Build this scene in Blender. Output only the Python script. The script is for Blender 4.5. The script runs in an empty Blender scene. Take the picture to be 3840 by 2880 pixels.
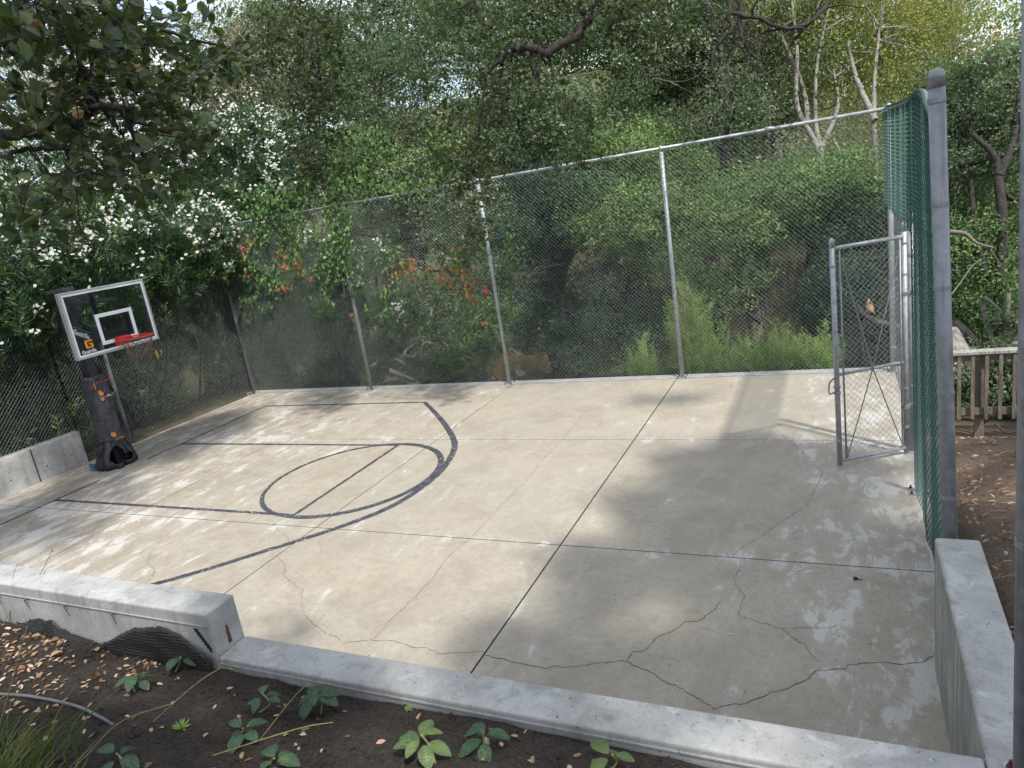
import bpy, math, random
import numpy as np
from mathutils import Matrix, Vector
# ---------------------------------------------------------------- camera, sky, sun, exposure
SC = bpy.context.scene
COL = SC.collection
F, YAW, PITCH, ROLL = 2618.356, -0.4589, 0.2507, 0.1574          # focal length in pixels of a 3840 wide picture
CAM = np.array([10.6529, -6.9451, 3.2010])
FWD = np.array([math.sin(YAW)*math.cos(PITCH), math.cos(YAW)*math.cos(PITCH), -math.sin(PITCH)])
_r = np.array([math.cos(YAW), -math.sin(YAW), 0]); _u = np.cross(_r, FWD)
RGT = math.cos(ROLL)*_r - math.sin(ROLL)*_u
UPV = math.sin(ROLL)*_r + math.cos(ROLL)*_u
cd = bpy.data.cameras.new('camera'); cam = bpy.data.objects.new('camera', cd); COL.objects.link(cam)
cd.sensor_width = 36; cd.lens = F/3840*36; cd.clip_start = .05; cd.clip_end = 1000
cam.matrix_world = Matrix(((RGT[0], UPV[0], -FWD[0], CAM[0]), (RGT[1], UPV[1], -FWD[1], CAM[1]),
                           (RGT[2], UPV[2], -FWD[2], CAM[2]), (0, 0, 0, 1)))
SC.camera = cam
SUN = np.array([.459, -.344, .819]); SUN /= np.linalg.norm(SUN)
W = bpy.data.worlds.new('World'); SC.world = W; W.use_nodes = True
wn = W.node_tree.nodes; wl = W.node_tree.links; wn.clear()
sky = wn.new('ShaderNodeTexSky'); sky.sky_type = 'NISHITA'; sky.sun_disc = False
sky.sun_elevation = math.asin(SUN[2]); sky.sun_rotation = math.atan2(SUN[0], SUN[1])
tc = wn.new('ShaderNodeTexCoord'); mp = wn.new('ShaderNodeMapping'); mp.inputs['Scale'].default_value = (1.6, 1.6, 4)
cn = wn.new('ShaderNodeTexNoise'); cn.inputs['Scale'].default_value = 1.7; cn.inputs['Detail'].default_value = 9; cn.inputs['Roughness'].default_value = .6
cr = wn.new('ShaderNodeMapRange'); cr.inputs[1].default_value = .36; cr.inputs[2].default_value = .60; cr.inputs[4].default_value = .82
mx = wn.new('ShaderNodeMixRGB'); mx.inputs[2].default_value = (9.5, 9.8, 10.2, 1)
bg = wn.new('ShaderNodeBackground'); bg.inputs[1].default_value = .15
wo = wn.new('ShaderNodeOutputWorld')
wl.new(tc.outputs['Generated'], mp.inputs[0]); wl.new(mp.outputs[0], cn.inputs[0]); wl.new(cn.outputs[0], cr.inputs[0])
wl.new(cr.outputs[0], mx.inputs[0]); wl.new(sky.outputs[0], mx.inputs[1]); wl.new(mx.outputs[0], bg.inputs[0]); wl.new(bg.outputs[0], wo.inputs[0])
sd = bpy.data.lights.new('sun', 'SUN'); sd.energy = 3.8; sd.angle = math.radians(2.0); sd.color = (1, .955, .88)
so = bpy.data.objects.new('sun', sd); COL.objects.link(so)
so.rotation_euler = Vector(SUN).to_track_quat('Z', 'Y').to_euler(); so.location = (20, -20, 30)
SC.render.engine = 'CYCLES'
SC.view_settings.view_transform = 'Standard'; SC.view_settings.look = 'None'
SC.view_settings.exposure = 0.42; SC.view_settings.gamma = 1
SC.render.resolution_x = 1024; SC.render.resolution_y = 768
SC.cycles.max_bounces = 6; SC.cycles.transparent_max_bounces = 12

rng = np.random.default_rng(7)
# ---------------------------------------------------------------- placing helpers (photo measured at 2212 x 1659)
K = 3840/2212
def ray(px, py):
    return FWD + RGT*((px*K-1920)/F) - UPV*((py*K-1440)/F)
def at(px, py, d):   return CAM + ray(px, py)*d                   # at a distance in metres along the view
def aty(px, py, y):  r = ray(px, py); return CAM + r*((y-CAM[1])/r[1])
def atx(px, py, x):  r = ray(px, py); return CAM + r*((x-CAM[0])/r[0])
def atz(px, py, z):  r = ray(px, py); return CAM + r*((z-CAM[2])/r[2])
def nrm(v): v = np.asarray(v, float); return v/(np.linalg.norm(v, axis=-1, keepdims=True)+1e-12)
# ---------------------------------------------------------------- mesh helpers
class MB:
    def __init__(s): s.v = []; s.q = []; s.t = []; s.n = 0; s.a = []; s.poly = []
    def add(s, v, q=None, t=None, a=0.5):
        v = np.asarray(v, float).reshape(-1, 3); s.v.append(v)
        s.a.append(np.full(len(v), a) if np.isscalar(a) else np.asarray(a))
        if q is not None and len(q): s.q.append(np.asarray(q, int)+s.n)
        if t is not None and len(t): s.t.append(np.asarray(t, int)+s.n)
        s.n += len(v); return s
    def box(s, a, b, M=None):
        x0, y0, z0 = a; x1, y1, z1 = b
        v = np.array([[x0,y0,z0],[x1,y0,z0],[x1,y1,z0],[x0,y1,z0],[x0,y0,z1],[x1,y0,z1],[x1,y1,z1],[x0,y1,z1]], float)
        if M is not None: v = M(v)
        return s.add(v, [[0,3,2,1],[4,5,6,7],[0,1,5,4],[1,2,6,5],[2,3,7,6],[3,0,4,7]])
    def bar(s, p, q, w, h, up=(0,0,1)):                           # rectangular bar from p to q
        p = np.array(p, float); q = np.array(q, float); d = nrm(q-p); up = np.array(up, float)
        x = nrm(np.cross(d, up)); z = np.cross(x, d)
        v = [p+x*a*w/2+z*b*h/2 for a, b in ((-1,-1),(1,-1),(1,1),(-1,1))]+[q+x*a*w/2+z*b*h/2 for a, b in ((-1,-1),(1,-1),(1,1),(-1,1))]
        return s.add(v, [[0,3,2,1],[4,5,6,7],[0,1,5,4],[1,2,6,5],[2,3,7,6],[3,0,4,7]])
    def tube(s, P, R, n=10, cap=True, a=.5):
        P = np.asarray(P, float); m = len(P); R = np.full(m, R) if np.isscalar(R) else np.asarray(R, float)
        T = np.gradient(P, axis=0); T = nrm(T)
        u = np.cross(T[0], [0,0,1.]) if abs(T[0][2]) < .95 else np.cross(T[0], [1.,0,0]); u = nrm(u)
        th = np.arange(n)*2*math.pi/n; V = []
        for i in range(m):
            u = nrm(u-T[i]*(u@T[i])); w = np.cross(T[i], u)
            V.append(P[i]+R[i]*(np.cos(th)[:,None]*u+np.sin(th)[:,None]*w))
        V = np.concatenate(V); k = np.arange(n); k2 = (k+1) % n
        Q = np.concatenate([np.stack([i*n+k, i*n+k2, (i+1)*n+k2, (i+1)*n+k], 1) for i in range(m-1)])
        t = []
        if cap:
            t = np.concatenate([[[0, j+1, j] for j in range(1, n-1)], [[(m-1)*n, (m-1)*n+j, (m-1)*n+j+1] for j in range(1, n-1)]])
        return s.add(V, Q, t, a)
    def lathe(s, c, prof, n=16):                                  # closed surface of revolution about z; prof = (r, z) list
        c = np.array(c, float); th = np.arange(n)*2*math.pi/n; m = len(prof)
        V = np.concatenate([np.stack([c[0]+r*np.cos(th), c[1]+r*np.sin(th), np.full(n, c[2]+z)], 1) for r, z in prof])
        k = np.arange(n); k2 = (k+1) % n
        Q = np.concatenate([np.stack([i*n+k, i*n+k2, (i+1)*n+k2, (i+1)*n+k], 1) for i in range(m-1)])
        t = np.concatenate([[[0, j+1, j] for j in range(1, n-1)], [[(m-1)*n, (m-1)*n+j, (m-1)*n+j+1] for j in range(1, n-1)]])
        return s.add(V, Q, t)
    def build(s, name, m, parent=None, smooth=False):
        me = bpy.data.meshes.new(name)
        V = np.concatenate(s.v) if s.v else np.zeros((0,3)); A = np.concatenate(s.a) if s.a else np.zeros(0)
        Q = np.concatenate(s.q) if s.q else np.zeros((0,4), int); T = np.concatenate(s.t) if s.t else np.zeros((0,3), int)
        me.vertices.add(len(V)); me.vertices.foreach_set('co', V.astype(np.float32).ravel())
        nl = Q.size+T.size; me.loops.add(nl)
        me.loops.foreach_set('vertex_index', np.concatenate([Q.ravel(), T.ravel()]).astype(np.int32))
        me.polygons.add(len(Q)+len(T))
        me.polygons.foreach_set('loop_start', np.concatenate([np.arange(len(Q))*4, Q.size+np.arange(len(T))*3]).astype(np.int32))
        me.update(calc_edges=True)
        me.polygons.foreach_set('use_smooth', np.full(len(Q)+len(T), smooth))
        at_ = me.attributes.new('tint', 'FLOAT', 'POINT'); at_.data.foreach_set('value', A.astype(np.float32))
        me.validate()
        if m is not None: me.materials.append(m)
        o = bpy.data.objects.new(name, me); COL.objects.link(o)
        if parent is not None:
            o.parent = parent; o.matrix_parent_inverse = Matrix.Translation(parent.location).inverted()
        return o
def empty(name, label, cat, loc, group=None):
    o = bpy.data.objects.new(name, None); COL.objects.link(o); o.location = [float(c) for c in loc]; o.empty_display_size = .2
    return tag(o, label, cat, group)
def tag(o, label, cat, group=None, kind=None):
    if label: o['label'] = label
    if cat: o['category'] = cat
    if group: o['group'] = group
    if kind: o['kind'] = kind
    return o
def structure(o): o['kind'] = 'structure'; return o
def bevel(o, w=.012, seg=2):
    b = o.modifiers.new('bevel', 'BEVEL'); b.width = w; b.segments = seg; b.limit_method = 'ANGLE'; return o
def text_mesh(body, size, m, parent, name, origin, xdir, ydir, extrude=.001, bold=0.0):
    c = bpy.data.curves.new(name, 'FONT'); c.body = body; c.size = size; c.extrude = extrude; c.offset = bold; c.resolution_u = 3
    tmp = bpy.data.objects.new(name, c); COL.objects.link(tmp)
    dg = bpy.context.evaluated_depsgraph_get(); me = bpy.data.meshes.new_from_object(tmp.evaluated_get(dg))
    bpy.data.objects.remove(tmp); bpy.data.curves.remove(c)
    x = Vector(nrm(xdir)); y = Vector(nrm(ydir)); z = x.cross(y)
    me.transform(Matrix(((x[0], y[0], z[0], origin[0]), (x[1], y[1], z[1], origin[1]), (x[2], y[2], z[2], origin[2]), (0,0,0,1))))
    me.materials.clear(); me.materials.append(m)
    o = bpy.data.objects.new(name, me); COL.objects.link(o)
    o.parent = parent; o.matrix_parent_inverse = parent.matrix_world.inverted() if parent.type == 'MESH' else Matrix.Translation(parent.location).inverted()
    return o
def smoothpath(P, n=8):                                           # Catmull-Rom through points
    P = np.asarray(P, float); E = np.concatenate([[2*P[0]-P[1]], P, [2*P[-1]-P[-2]]]); out = []
    for i in range(len(P)-1):
        p0, p1, p2, p3 = E[i:i+4]
        for t in np.arange(n)/n:
            out.append(.5*(2*p1+(p2-p0)*t+(2*p0-5*p1+4*p2-p3)*t*t+(3*p1-p0-3*p2+p3)*t**3))
    out.append(P[-1]); return np.array(out)
# value noise for meshes
_tab = np.random.default_rng(3).random((64, 64, 64))
def vnoise(P):
    P = np.asarray(P, float); i = np.floor(P).astype(int); f = P-i; f = f*f*(3-2*f); r = 0
    for a in (0, 1):
        for b in (0, 1):
            for c in (0, 1):
                w = (f[...,0] if a else 1-f[...,0])*(f[...,1] if b else 1-f[...,1])*(f[...,2] if c else 1-f[...,2])
                r = r+w*_tab[(i[...,0]+a) % 64, (i[...,1]+b) % 64, (i[...,2]+c) % 64]
    return r
def fbm(P, o=4):
    P = np.asarray(P, float); r = 0; a = .5
    for _ in range(o): r = r+a*vnoise(P); P = P*2.03+17.3; a *= .5
    return r
# ---------------------------------------------------------------- materials
class N:
    def __init__(s, name):
        s.m = bpy.data.materials.new(name); s.m.use_nodes = True; s.nt = s.m.node_tree; s.b = s.nt.nodes['Principled BSDF']; s.out = s.nt.nodes['Material Output']
    def n(s, t, **kw):
        x = s.nt.nodes.new('ShaderNode'+t)
        for k, v in kw.items():
            if k in x.inputs: s.set(x.inputs[k], v)
            else: setattr(x, k, v)
        return x
    def set(s, i, v):
        if hasattr(v, 'links'): s.nt.links.new(v, i)
        else: i.default_value = v
    def pos(s): 
        g = s.n('NewGeometry'); return g.outputs['Position']
    def noise(s, vec, sc, det=4, rough=.55, dist=0):
        x = s.n('TexNoise'); s.nt.links.new(vec, x.inputs['Vector'])
        x.inputs['Scale'].default_value = sc; x.inputs['Detail'].default_value = det; x.inputs['Roughness'].default_value = rough; x.inputs['Distortion'].default_value = dist
        return x.outputs[0]
    def rng(s, v, a, b, c=0., d=1.):
        x = s.n('MapRange'); s.set(x.inputs[0], v)
        for i, q in zip((1,2,3,4), (a,b,c,d)): x.inputs[i].default_value = q
        return x.outputs[0]
    def math(s, op, a, b=0.):
        x = s.n('Math'); x.operation = op; s.set(x.inputs[0], a); s.set(x.inputs[1], b); return x.outputs[0]
    def mix(s, f, a, b, mode='MIX'):
        x = s.n('MixRGB'); x.blend_type = mode; s.set(x.inputs[0], f)
        for i, q in ((1,a),(2,b)):
            if isinstance(q, tuple): q = (*q, 1) if len(q) == 3 else q
            s.set(x.inputs[i], q)
        return x.outputs[0]
    def ramp(s, f, stops):
        x = s.n('ValToRGB'); s.set(x.inputs[0], f); e = x.color_ramp.elements
        while len(e) < len(stops): e.new(.5)
        for k, (p, c) in zip(e, stops): k.position = p; k.color = (*c, 1)
        return x.outputs[0]
    def bump(s, h, st=.3, d=.01):
        x = s.n('Bump'); s.set(x.inputs['Height'], h); x.inputs['Strength'].default_value = st; x.inputs['Distance'].default_value = d
        s.nt.links.new(x.outputs[0], s.b.inputs['Normal'])
    def base(s, c):
        s.set(s.b.inputs['Base Color'], (*c, 1) if isinstance(c, tuple) and len(c) == 3 else c)
    def p(s, **kw):
        for k, v in kw.items(): s.set(s.b.inputs[k], v)
        return s
    def xyz(s, v): 
        x = s.n('SeparateXYZ'); s.nt.links.new(v, x.inputs[0]); return x.outputs
def plain(name, c, rough=.6, metal=0., var=.25, sc=30, bump=.15, spec=.5):
    k = N(name); P = k.pos(); v = k.noise(P, sc, 5); f = k.rng(v, .3, .7)
    lo = tuple(x*(1-var) for x in c); hi = tuple(min(1, x*(1+var)) for x in c)
    k.base(k.mix(f, lo, hi)); k.p(Roughness=rough, Metallic=metal); k.b.inputs['Specular IOR Level'].default_value = spec
    if bump: k.bump(v, bump, .004)
    return k.m
def leafmat(name, stops, trans=.3, rough=.45, tcol=None, spec=.3, gain=1.5):
    k = N(name); a = k.n('Attribute'); a.attribute_name = 'tint'
    c = k.ramp(a.outputs['Fac'], [(p, tuple(min(.85, v*gain) for v in cc)) for p, cc in stops]); k.base(c); k.p(Roughness=rough); k.b.inputs['Specular IOR Level'].default_value = spec
    t = k.n('BsdfTranslucent'); k.set(t.inputs[0], k.mix(.65, c, tcol or (.16, .27, .045)))
    mxs = k.n('MixShader'); mxs.inputs[0].default_value = trans
    k.nt.links.new(k.b.outputs[0], mxs.inputs[1]); k.nt.links.new(t.outputs[0], mxs.inputs[2]); k.nt.links.new(mxs.outputs[0], k.out.inputs[0])
    return k.m
def concrete_court():
    k = N('court concrete'); P = k.pos(); x, y, z = k.xyz(P)
    big = k.noise(P, .55, 5, .6, .4); mid = k.noise(P, 3.2, 6, .65); fine = k.noise(P, 90, 3, .7)
    c = k.mix(k.rng(big, .35, .68), (.41, .362, .288), (.35, .325, .278))
    c = k.mix(k.rng(mid, .35, .75, 0, .7), c, (.31, .27, .21)); c = k.mix(k.rng(k.noise(P, 1.3, 10, .72, 1.), .48, .62, 0, .6), c, (.275, .235, .18)); c = k.mix(k.rng(k.noise(P, 15, 6, .75), .46, .64, 0, .45), c, (.24, .21, .165)); c = k.mix(k.math('MULTIPLY', k.rng(k.noise(P, 4.5, 10, .75, .5), .50, .56), k.rng(x, 7.5, 2., 0, .55)), c, (.255, .205, .145))
    # brown water stains near the hoop end
    st = k.math('MULTIPLY', k.rng(x, 3.2, .2), k.rng(k.noise(P, 1.1, 7, .6, .8), .42, .6))
    c = k.mix(k.math('MULTIPLY', st, .55), c, (.20, .165, .115))
    # white mineral bloom, heavier near the hoop, along the joints and by the gate
    left = k.rng(x, 5.0, 1.2, 0, .10); right = k.rng(x, 9.4, 11.1, 0, .12)
    near = k.math('MULTIPLY', k.rng(y, -1.2, -3.4), k.rng(x, 6.0, 3.2, 0, .10))
    def jd(co, pos, amp=.085):
        d = k.math('ABSOLUTE', k.math('SUBTRACT', co, pos)); return k.rng(d, .22, .0, 0, amp)
    jj = k.math('MAXIMUM', k.math('MAXIMUM', jd(y, 1.41), jd(y, -1.403)), k.math('MAXIMUM', jd(x, 8.155, .06), jd(x, 5.163, .05)))
    bias = k.math('ADD', k.math('MAXIMUM', k.math('ADD', left, near), right), jj)
    smp = k.n('Mapping'); k.nt.links.new(P, smp.inputs[0]); smp.inputs['Scale'].default_value = (1.5, .72, 1); nz = k.noise(smp.outputs[0], 2.3, 13, .70, .3)
    pt = k.math('ADD', nz, bias)
    m = k.rng(pt, .645, .668)
    isl = k.rng(k.noise(smp.outputs[0], 8.5, 8, .62, .3), .60, .615, 0, 1); isl = k.math('MULTIPLY', isl, k.rng(bias, .03, .12))
    m = k.math('MAXIMUM', m, k.math('MULTIPLY', isl, .8))
    c = k.mix(k.rng(pt, .55, .72, 0, .45), c, (.49, .47, .435)); c = k.mix(k.math('MULTIPLY', m, k.rng(mid, .3, .6, .45, .95)), c, (.52, .505, .475))
    c = k.mix(k.rng(fine, .48, .70, 0, .6), c, (.17, .155, .13)); c = k.mix(k.rng(k.noise(P, 240, 2, .6), .5, .7, 0, .4), c, (.52, .50, .46))
    sp = k.rng(k.noise(P, 26, 2, .5), .70, .74); c = k.mix(k.math('MULTIPLY', sp, .6), c, (.11, .10, .085))
    k.base(c); k.p(Roughness=.85); k.b.inputs['Specular IOR Level'].default_value = .25
    k.bump(k.math('ADD', fine, mid), .25, .004); return k.m
def concrete_wall(name, lo, hi, streak=0.):
    k = N(name); P = k.pos(); v = k.noise(P, 2.6, 8, .62, .3); f = k.noise(P, 70, 3, .7); s2 = k.noise(P, 9, 5, .6)
    c = k.mix(k.rng(v, .34, .66), lo, hi)
    c = k.mix(k.rng(s2, .55, .75, 0, .5), c, tuple(q*.6 for q in lo))
    mw = k.n('Mapping'); k.nt.links.new(P, mw.inputs[0]); mw.inputs['Scale'].default_value = (7, 7, .8); dr = k.noise(mw.outputs[0], 1.2, 6, .6, .4)
    c = k.mix(k.rng(dr, .52, .72, 0, .55), c, tuple(q*.55 for q in lo)); c = k.mix(k.rng(k.noise(P, 5, 8, .65, .5), .58, .64, 0, .4), c, (.55, .55, .54))
    if streak:
        mpn = k.n('Mapping'); k.nt.links.new(P, mpn.inputs[0]); mpn.inputs['Scale'].default_value = (9, 9, .9)
        mpn.inputs['Rotation'].default_value = (.35, 0, 0)
        w = k.noise(mpn.outputs[0], 1.6, 6, .6, .6); c = k.mix(k.rng(w, .4, .7, 0, streak), c, (.17, .165, .14))
    c = k.mix(k.rng(f, .5, .75, 0, .45), c, tuple(q*.5 for q in lo)); sp = k.rng(k.noise(P, 33, 2), .7, .73)
    c = k.mix(k.math('MULTIPLY', sp, .7), c, (.07, .065, .06)); k.base(c); k.p(Roughness=.85); k.b.inputs['Specular IOR Level'].default_value = .25
    k.bump(k.math('ADD', f, v), .3, .004); return k.m
def soil_mat(name, c1, c2, c3, sc=1.):
    k = N(name); P = k.pos(); v = k.noise(P, 2.2*sc, 7, .65); f = k.noise(P, 38*sc, 6, .7); g = k.noise(P, 130*sc, 3, .7)
    c = k.mix(k.rng(v, .35, .68), c1, c2); c = k.mix(k.rng(f, .48, .66, 0, .85), c, c3); hh = k.noise(P, 75*sc, 5, .75); c = k.mix(k.rng(hh, .55, .68, 0, .8), c, tuple(1.9*w_ for w_ in c2))
    c = k.mix(k.rng(g, .66, .72, 0, .8), c, (.30, .27, .22)); k.base(c); k.p(Roughness=.95); k.b.inputs['Specular IOR Level'].default_value = .15
    k.bump(k.math('ADD', f, k.math('MULTIPLY', g, .5)), .9, .02); return k.m
def paint_mat():
    k = N('court paint'); P = k.pos(); w = k.noise(P, 24, 8, .7, .2); big = k.noise(P, 2.5, 3)
    k.base(k.mix(k.rng(k.noise(P, 9, 5), .4, .7), (.035, .038, .05), (.085, .09, .11))); k.p(Roughness=.7)
    t = k.n('BsdfTransparent'); ms = k.n('MixShader'); f = k.rng(k.math('ADD', w, k.math('MULTIPLY', big, .35)), .735, .76)
    k.set(ms.inputs[0], f); k.nt.links.new(k.b.outputs[0], ms.inputs[1]); k.nt.links.new(t.outputs[0], ms.inputs[2]); k.nt.links.new(ms.outputs[0], k.out.inputs[0]); return k.m
def galv(name, c=(.42,.44,.46), metal=.55, rough=.5):
    k = N(name); P = k.pos(); v = k.noise(P, 16, 6, .65); g = k.noise(P, 60, 4, .6)
    mpn = k.n('Mapping'); k.nt.links.new(P, mpn.inputs[0]); mpn.inputs['Scale'].default_value = (40, 40, 2.2); w = k.noise(mpn.outputs[0], 1., 5, .6)
    cc = k.mix(k.rng(v, .35, .7), tuple(q*.72 for q in c), tuple(q*1.15 for q in c)); cc = k.mix(k.rng(w, .52, .72, 0, .55), cc, tuple(q*.45 for q in c))
    cc = k.mix(k.rng(g, .68, .74, 0, .6), cc, (.7, .72, .74)); k.base(cc); k.p(Metallic=metal, Roughness=k.rng(v, .3, .7, rough-.1, rough+.15)); k.bump(v, .08, .002); return k.m
def bark(name, c1, c2, sc=1., spots=None):
    k = N(name); P = k.pos(); mpn = k.n('Mapping'); k.nt.links.new(P, mpn.inputs[0]); mpn.inputs['Scale'].default_value = (16*sc, 16*sc, 3*sc)
    v = k.noise(mpn.outputs[0], 1.4, 8, .7, .6); c = k.mix(k.rng(v, .36, .66), c1, c2)
    if spots: c = k.mix(k.rng(k.noise(P, 4*sc, 6, .6), .52, .62, 0, .8), c, spots)
    k.base(c); k.p(Roughness=.9); k.bump(v, .9, .03); return k.m
M = {}
M['court'] = concrete_court()
M['gap'] = plain('joint gap', (.026, .023, .02), .95, 0, .3, 40, 0); M['crack'] = plain('crack shadow', (.075, .065, .052), .95, 0, .4, 40, 0)
M['wall'] = concrete_wall('wall concrete', (.30, .30, .29), (.43, .43, .42))
M['wall_streak'] = concrete_wall('streaked wall concrete', (.30, .30, .28), (.42, .42, .40), .85)
M['leftwall'] = concrete_wall('mottled wall concrete', (.27, .27, .265), (.45, .45, .44))
M['paint'] = paint_mat()
M['soil'] = soil_mat('dark garden soil', (.030, .025, .022), (.068, .055, .046), (.016, .013, .012))
def ground_mat():
    m = soil_mat('trail dirt and woodland litter', (.13, .09, .065), (.20, .15, .115), (.06, .042, .03)); nt = m.node_tree; bs = nt.nodes['Principled BSDF']; l0 = bs.inputs['Base Color'].links[0].from_socket
    k = N.__new__(N); k.m = m; k.nt = nt; k.b = bs; P = k.pos(); x, y, z = k.xyz(P); v = k.noise(P, 5, 7, .7)
    cov = k.math('MULTIPLY', k.rng(v, .25, .45, .6, 1), k.math('MAXIMUM', k.rng(y, 2.6, 4.6), k.rng(x, 13.2, 15)))
    cov = k.math('MAXIMUM', cov, k.rng(x, -1.36, -1.7)); g = k.mix(k.rng(k.noise(P, 14, 6, .7), .4, .65), (.028, .026, .016), (.075, .075, .032))
    nt.links.new(k.mix(cov, l0, g), bs.inputs['Base Color']); return m
M['dirt'] = ground_mat()
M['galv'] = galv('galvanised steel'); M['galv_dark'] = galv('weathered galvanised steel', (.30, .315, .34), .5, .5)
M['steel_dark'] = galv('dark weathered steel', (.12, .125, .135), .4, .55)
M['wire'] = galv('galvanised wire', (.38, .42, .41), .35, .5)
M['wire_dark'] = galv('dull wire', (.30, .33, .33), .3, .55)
M['black'] = plain('black steel', (.022, .023, .028), .42, 0, .3, 25, .05)
M['slate'] = plain('dark slate steel', (.055, .06, .075), .4, .2, .2, 25, .05)
M['white'] = plain('white paint', (.78, .80, .84), .45, 0, .04, 12, 0)
M['alu'] = plain('silver frame', (.50, .52, .54), .38, .5, .1, 20, .03)
M['red'] = plain('red rim paint', (.62, .035, .03), .42, 0, .2, 40, .05)
M['orange'] = plain('orange print', (.80, .28, .03), .6, 0, .1, 30, 0)
M['pink'] = plain('pink print', (.50, .05, .16), .6, 0, .1, 60, 0)
M['print'] = plain('white print', (.72, .73, .75), .6, 0, .1, 60, 0)
M['netcord'] = plain('old net cord', (.15, .105, .07), .9, 0, .4, 90, 0)
M['rust'] = plain('rust', (.10, .04, .022), .9, 0, .4, 60, .2)
M['wood'] = bark('weathered wood', (.10, .082, .06), (.24, .21, .17), 1.0)
M['wood_grey'] = bark('grey weathered wood', (.22, .21, .19), (.46, .44, .41), 1.2)
M['bark'] = bark('oak bark', (.035, .03, .026), (.12, .105, .09), 1., (.17, .17, .15))
M['bark_dark'] = bark('dark oak bark', (.016, .014, .012), (.06, .052, .045), 1.)
M['bark_pale'] = bark('pale bark', (.17, .155, .135), (.36, .34, .31), .7, (.09, .085, .07))
M['twig'] = plain('grey twigs', (.17, .15, .13), .9, 0, .4, 40, 0)
M['drytwig'] = plain('dry brown vines', (.20, .145, .11), .9, 0, .4, 30, 0)
M['stem'] = plain('green stem', (.20, .19, .07), .7, 0, .3, 30, 0)
G = lambda *a: a
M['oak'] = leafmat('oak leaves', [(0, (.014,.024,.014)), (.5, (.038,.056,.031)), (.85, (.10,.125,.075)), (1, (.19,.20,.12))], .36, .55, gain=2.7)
M['oak_front'] = leafmat('near oak leaves', [(0, (.008,.015,.009)), (.6, (.022,.034,.017)), (.985, (.05,.062,.026)), (1, (.10,.06,.022))], .25, .4, (.17,.25,.02), gain=2.1)  # darker than the other oak leaves: crown shade is put into the colour
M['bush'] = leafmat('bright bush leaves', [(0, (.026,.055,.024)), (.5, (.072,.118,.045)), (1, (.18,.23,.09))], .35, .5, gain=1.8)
M['dim'] = leafmat('shade-darkened leaves', [(0, (.008,.02,.014)), (.6, (.024,.048,.033)), (1, (.07,.105,.07))], .25, .5, gain=1.7)  # understorey shade is put into the colour: darker, bluer leaves
M['yellow'] = leafmat('yellow green leaves', [(0, (.085,.105,.032)), (.6, (.175,.185,.055)), (.9, (.28,.25,.06)), (1, (.40,.22,.05))], .4, gain=2.0)
M['rusty'] = leafmat('sparse tan leaves', [(0, (.10,.115,.07)), (.6, (.20,.20,.135)), (1, (.34,.29,.20))], .3, gain=1.4)
M['oleander'] = leafmat('oleander leaves', [(0, (.010,.026,.016)), (.6, (.036,.072,.036)), (.94, (.10,.15,.06)), (1, (.16,.18,.06))], .22, .36)
M['petal'] = leafmat('white petals', [(0, (.50,.50,.40)), (.2, (.70,.71,.64)), (1, (.82,.83,.79))], .35, .6, (.75,.75,.65), gain=1.0)
M['vine'] = leafmat('vine leaves', [(0, (.04,.085,.035)), (.5, (.085,.165,.06)), (1, (.20,.28,.10))], .35, .45, gain=1.2)
M['vine_red'] = leafmat('red autumn vine leaves', [(0, (.10,.17,.045)), (.45, (.26,.24,.06)), (.75, (.42,.17,.06)), (1, (.52,.07,.06))], .35, .5, (.5,.12,.04), gain=1.2)
M['feather'] = leafmat('feathery green leaves', [(0, (.09,.17,.035)), (.6, (.23,.34,.10)), (1, (.36,.42,.15))], .4, gain=1.5)
M['brownleaf'] = leafmat('brown shrub leaves', [(0, (.10,.12,.04)), (.5, (.22,.15,.06)), (1, (.34,.16,.09))], .3, gain=1.2)
M['helle'] = leafmat('young plant leaves', [(0, (.016,.045,.032)), (.6, (.035,.08,.042)), (1, (.12,.165,.05))], .2, .42, gain=1.2)
def veined(m):
    nt = m.node_tree; k = N.__new__(N); k.m = m; k.nt = nt; k.b = nt.nodes['Principled BSDF']; l0 = k.b.inputs['Base Color'].links[0].from_socket; P = k.pos()
    vz = k.n('TexVoronoi'); vz.feature = 'DISTANCE_TO_EDGE'; nt.links.new(P, vz.inputs['Vector']); vz.inputs['Scale'].default_value = 75
    c = k.mix(k.rng(vz.outputs[0], .0, .16, .55, 0), l0, (.16, .22, .10)); c = k.mix(k.rng(k.noise(P, 22, 4), .4, .7, 0, .5), c, (.02, .045, .03)); nt.links.new(c, k.b.inputs['Base Color']); k.bump(vz.outputs[0], .5, .01)
veined(M['helle'])
M['litter'] = leafmat('dry fallen leaves', [(0, (.10,.05,.03)), (.4, (.26,.16,.09)), (.8, (.42,.31,.20)), (.93, (.50,.44,.35)), (1, (.40,.10,.05))], .1, .7, gain=1.0)
M['grass'] = leafmat('grass blades', [(0, (.05,.08,.025)), (.6, (.10,.14,.04)), (1, (.28,.23,.10))], .3, gain=1.2)
M['far'] = leafmat('distant foliage', [(0, (.035,.05,.025)), (.6, (.08,.10,.045)), (1, (.16,.165,.07))], .3, gain=2.6)
M['mesh_green'] = plain('green vinyl net', (.012, .075, .06), .45, 0, .3, 20, 0)
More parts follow.
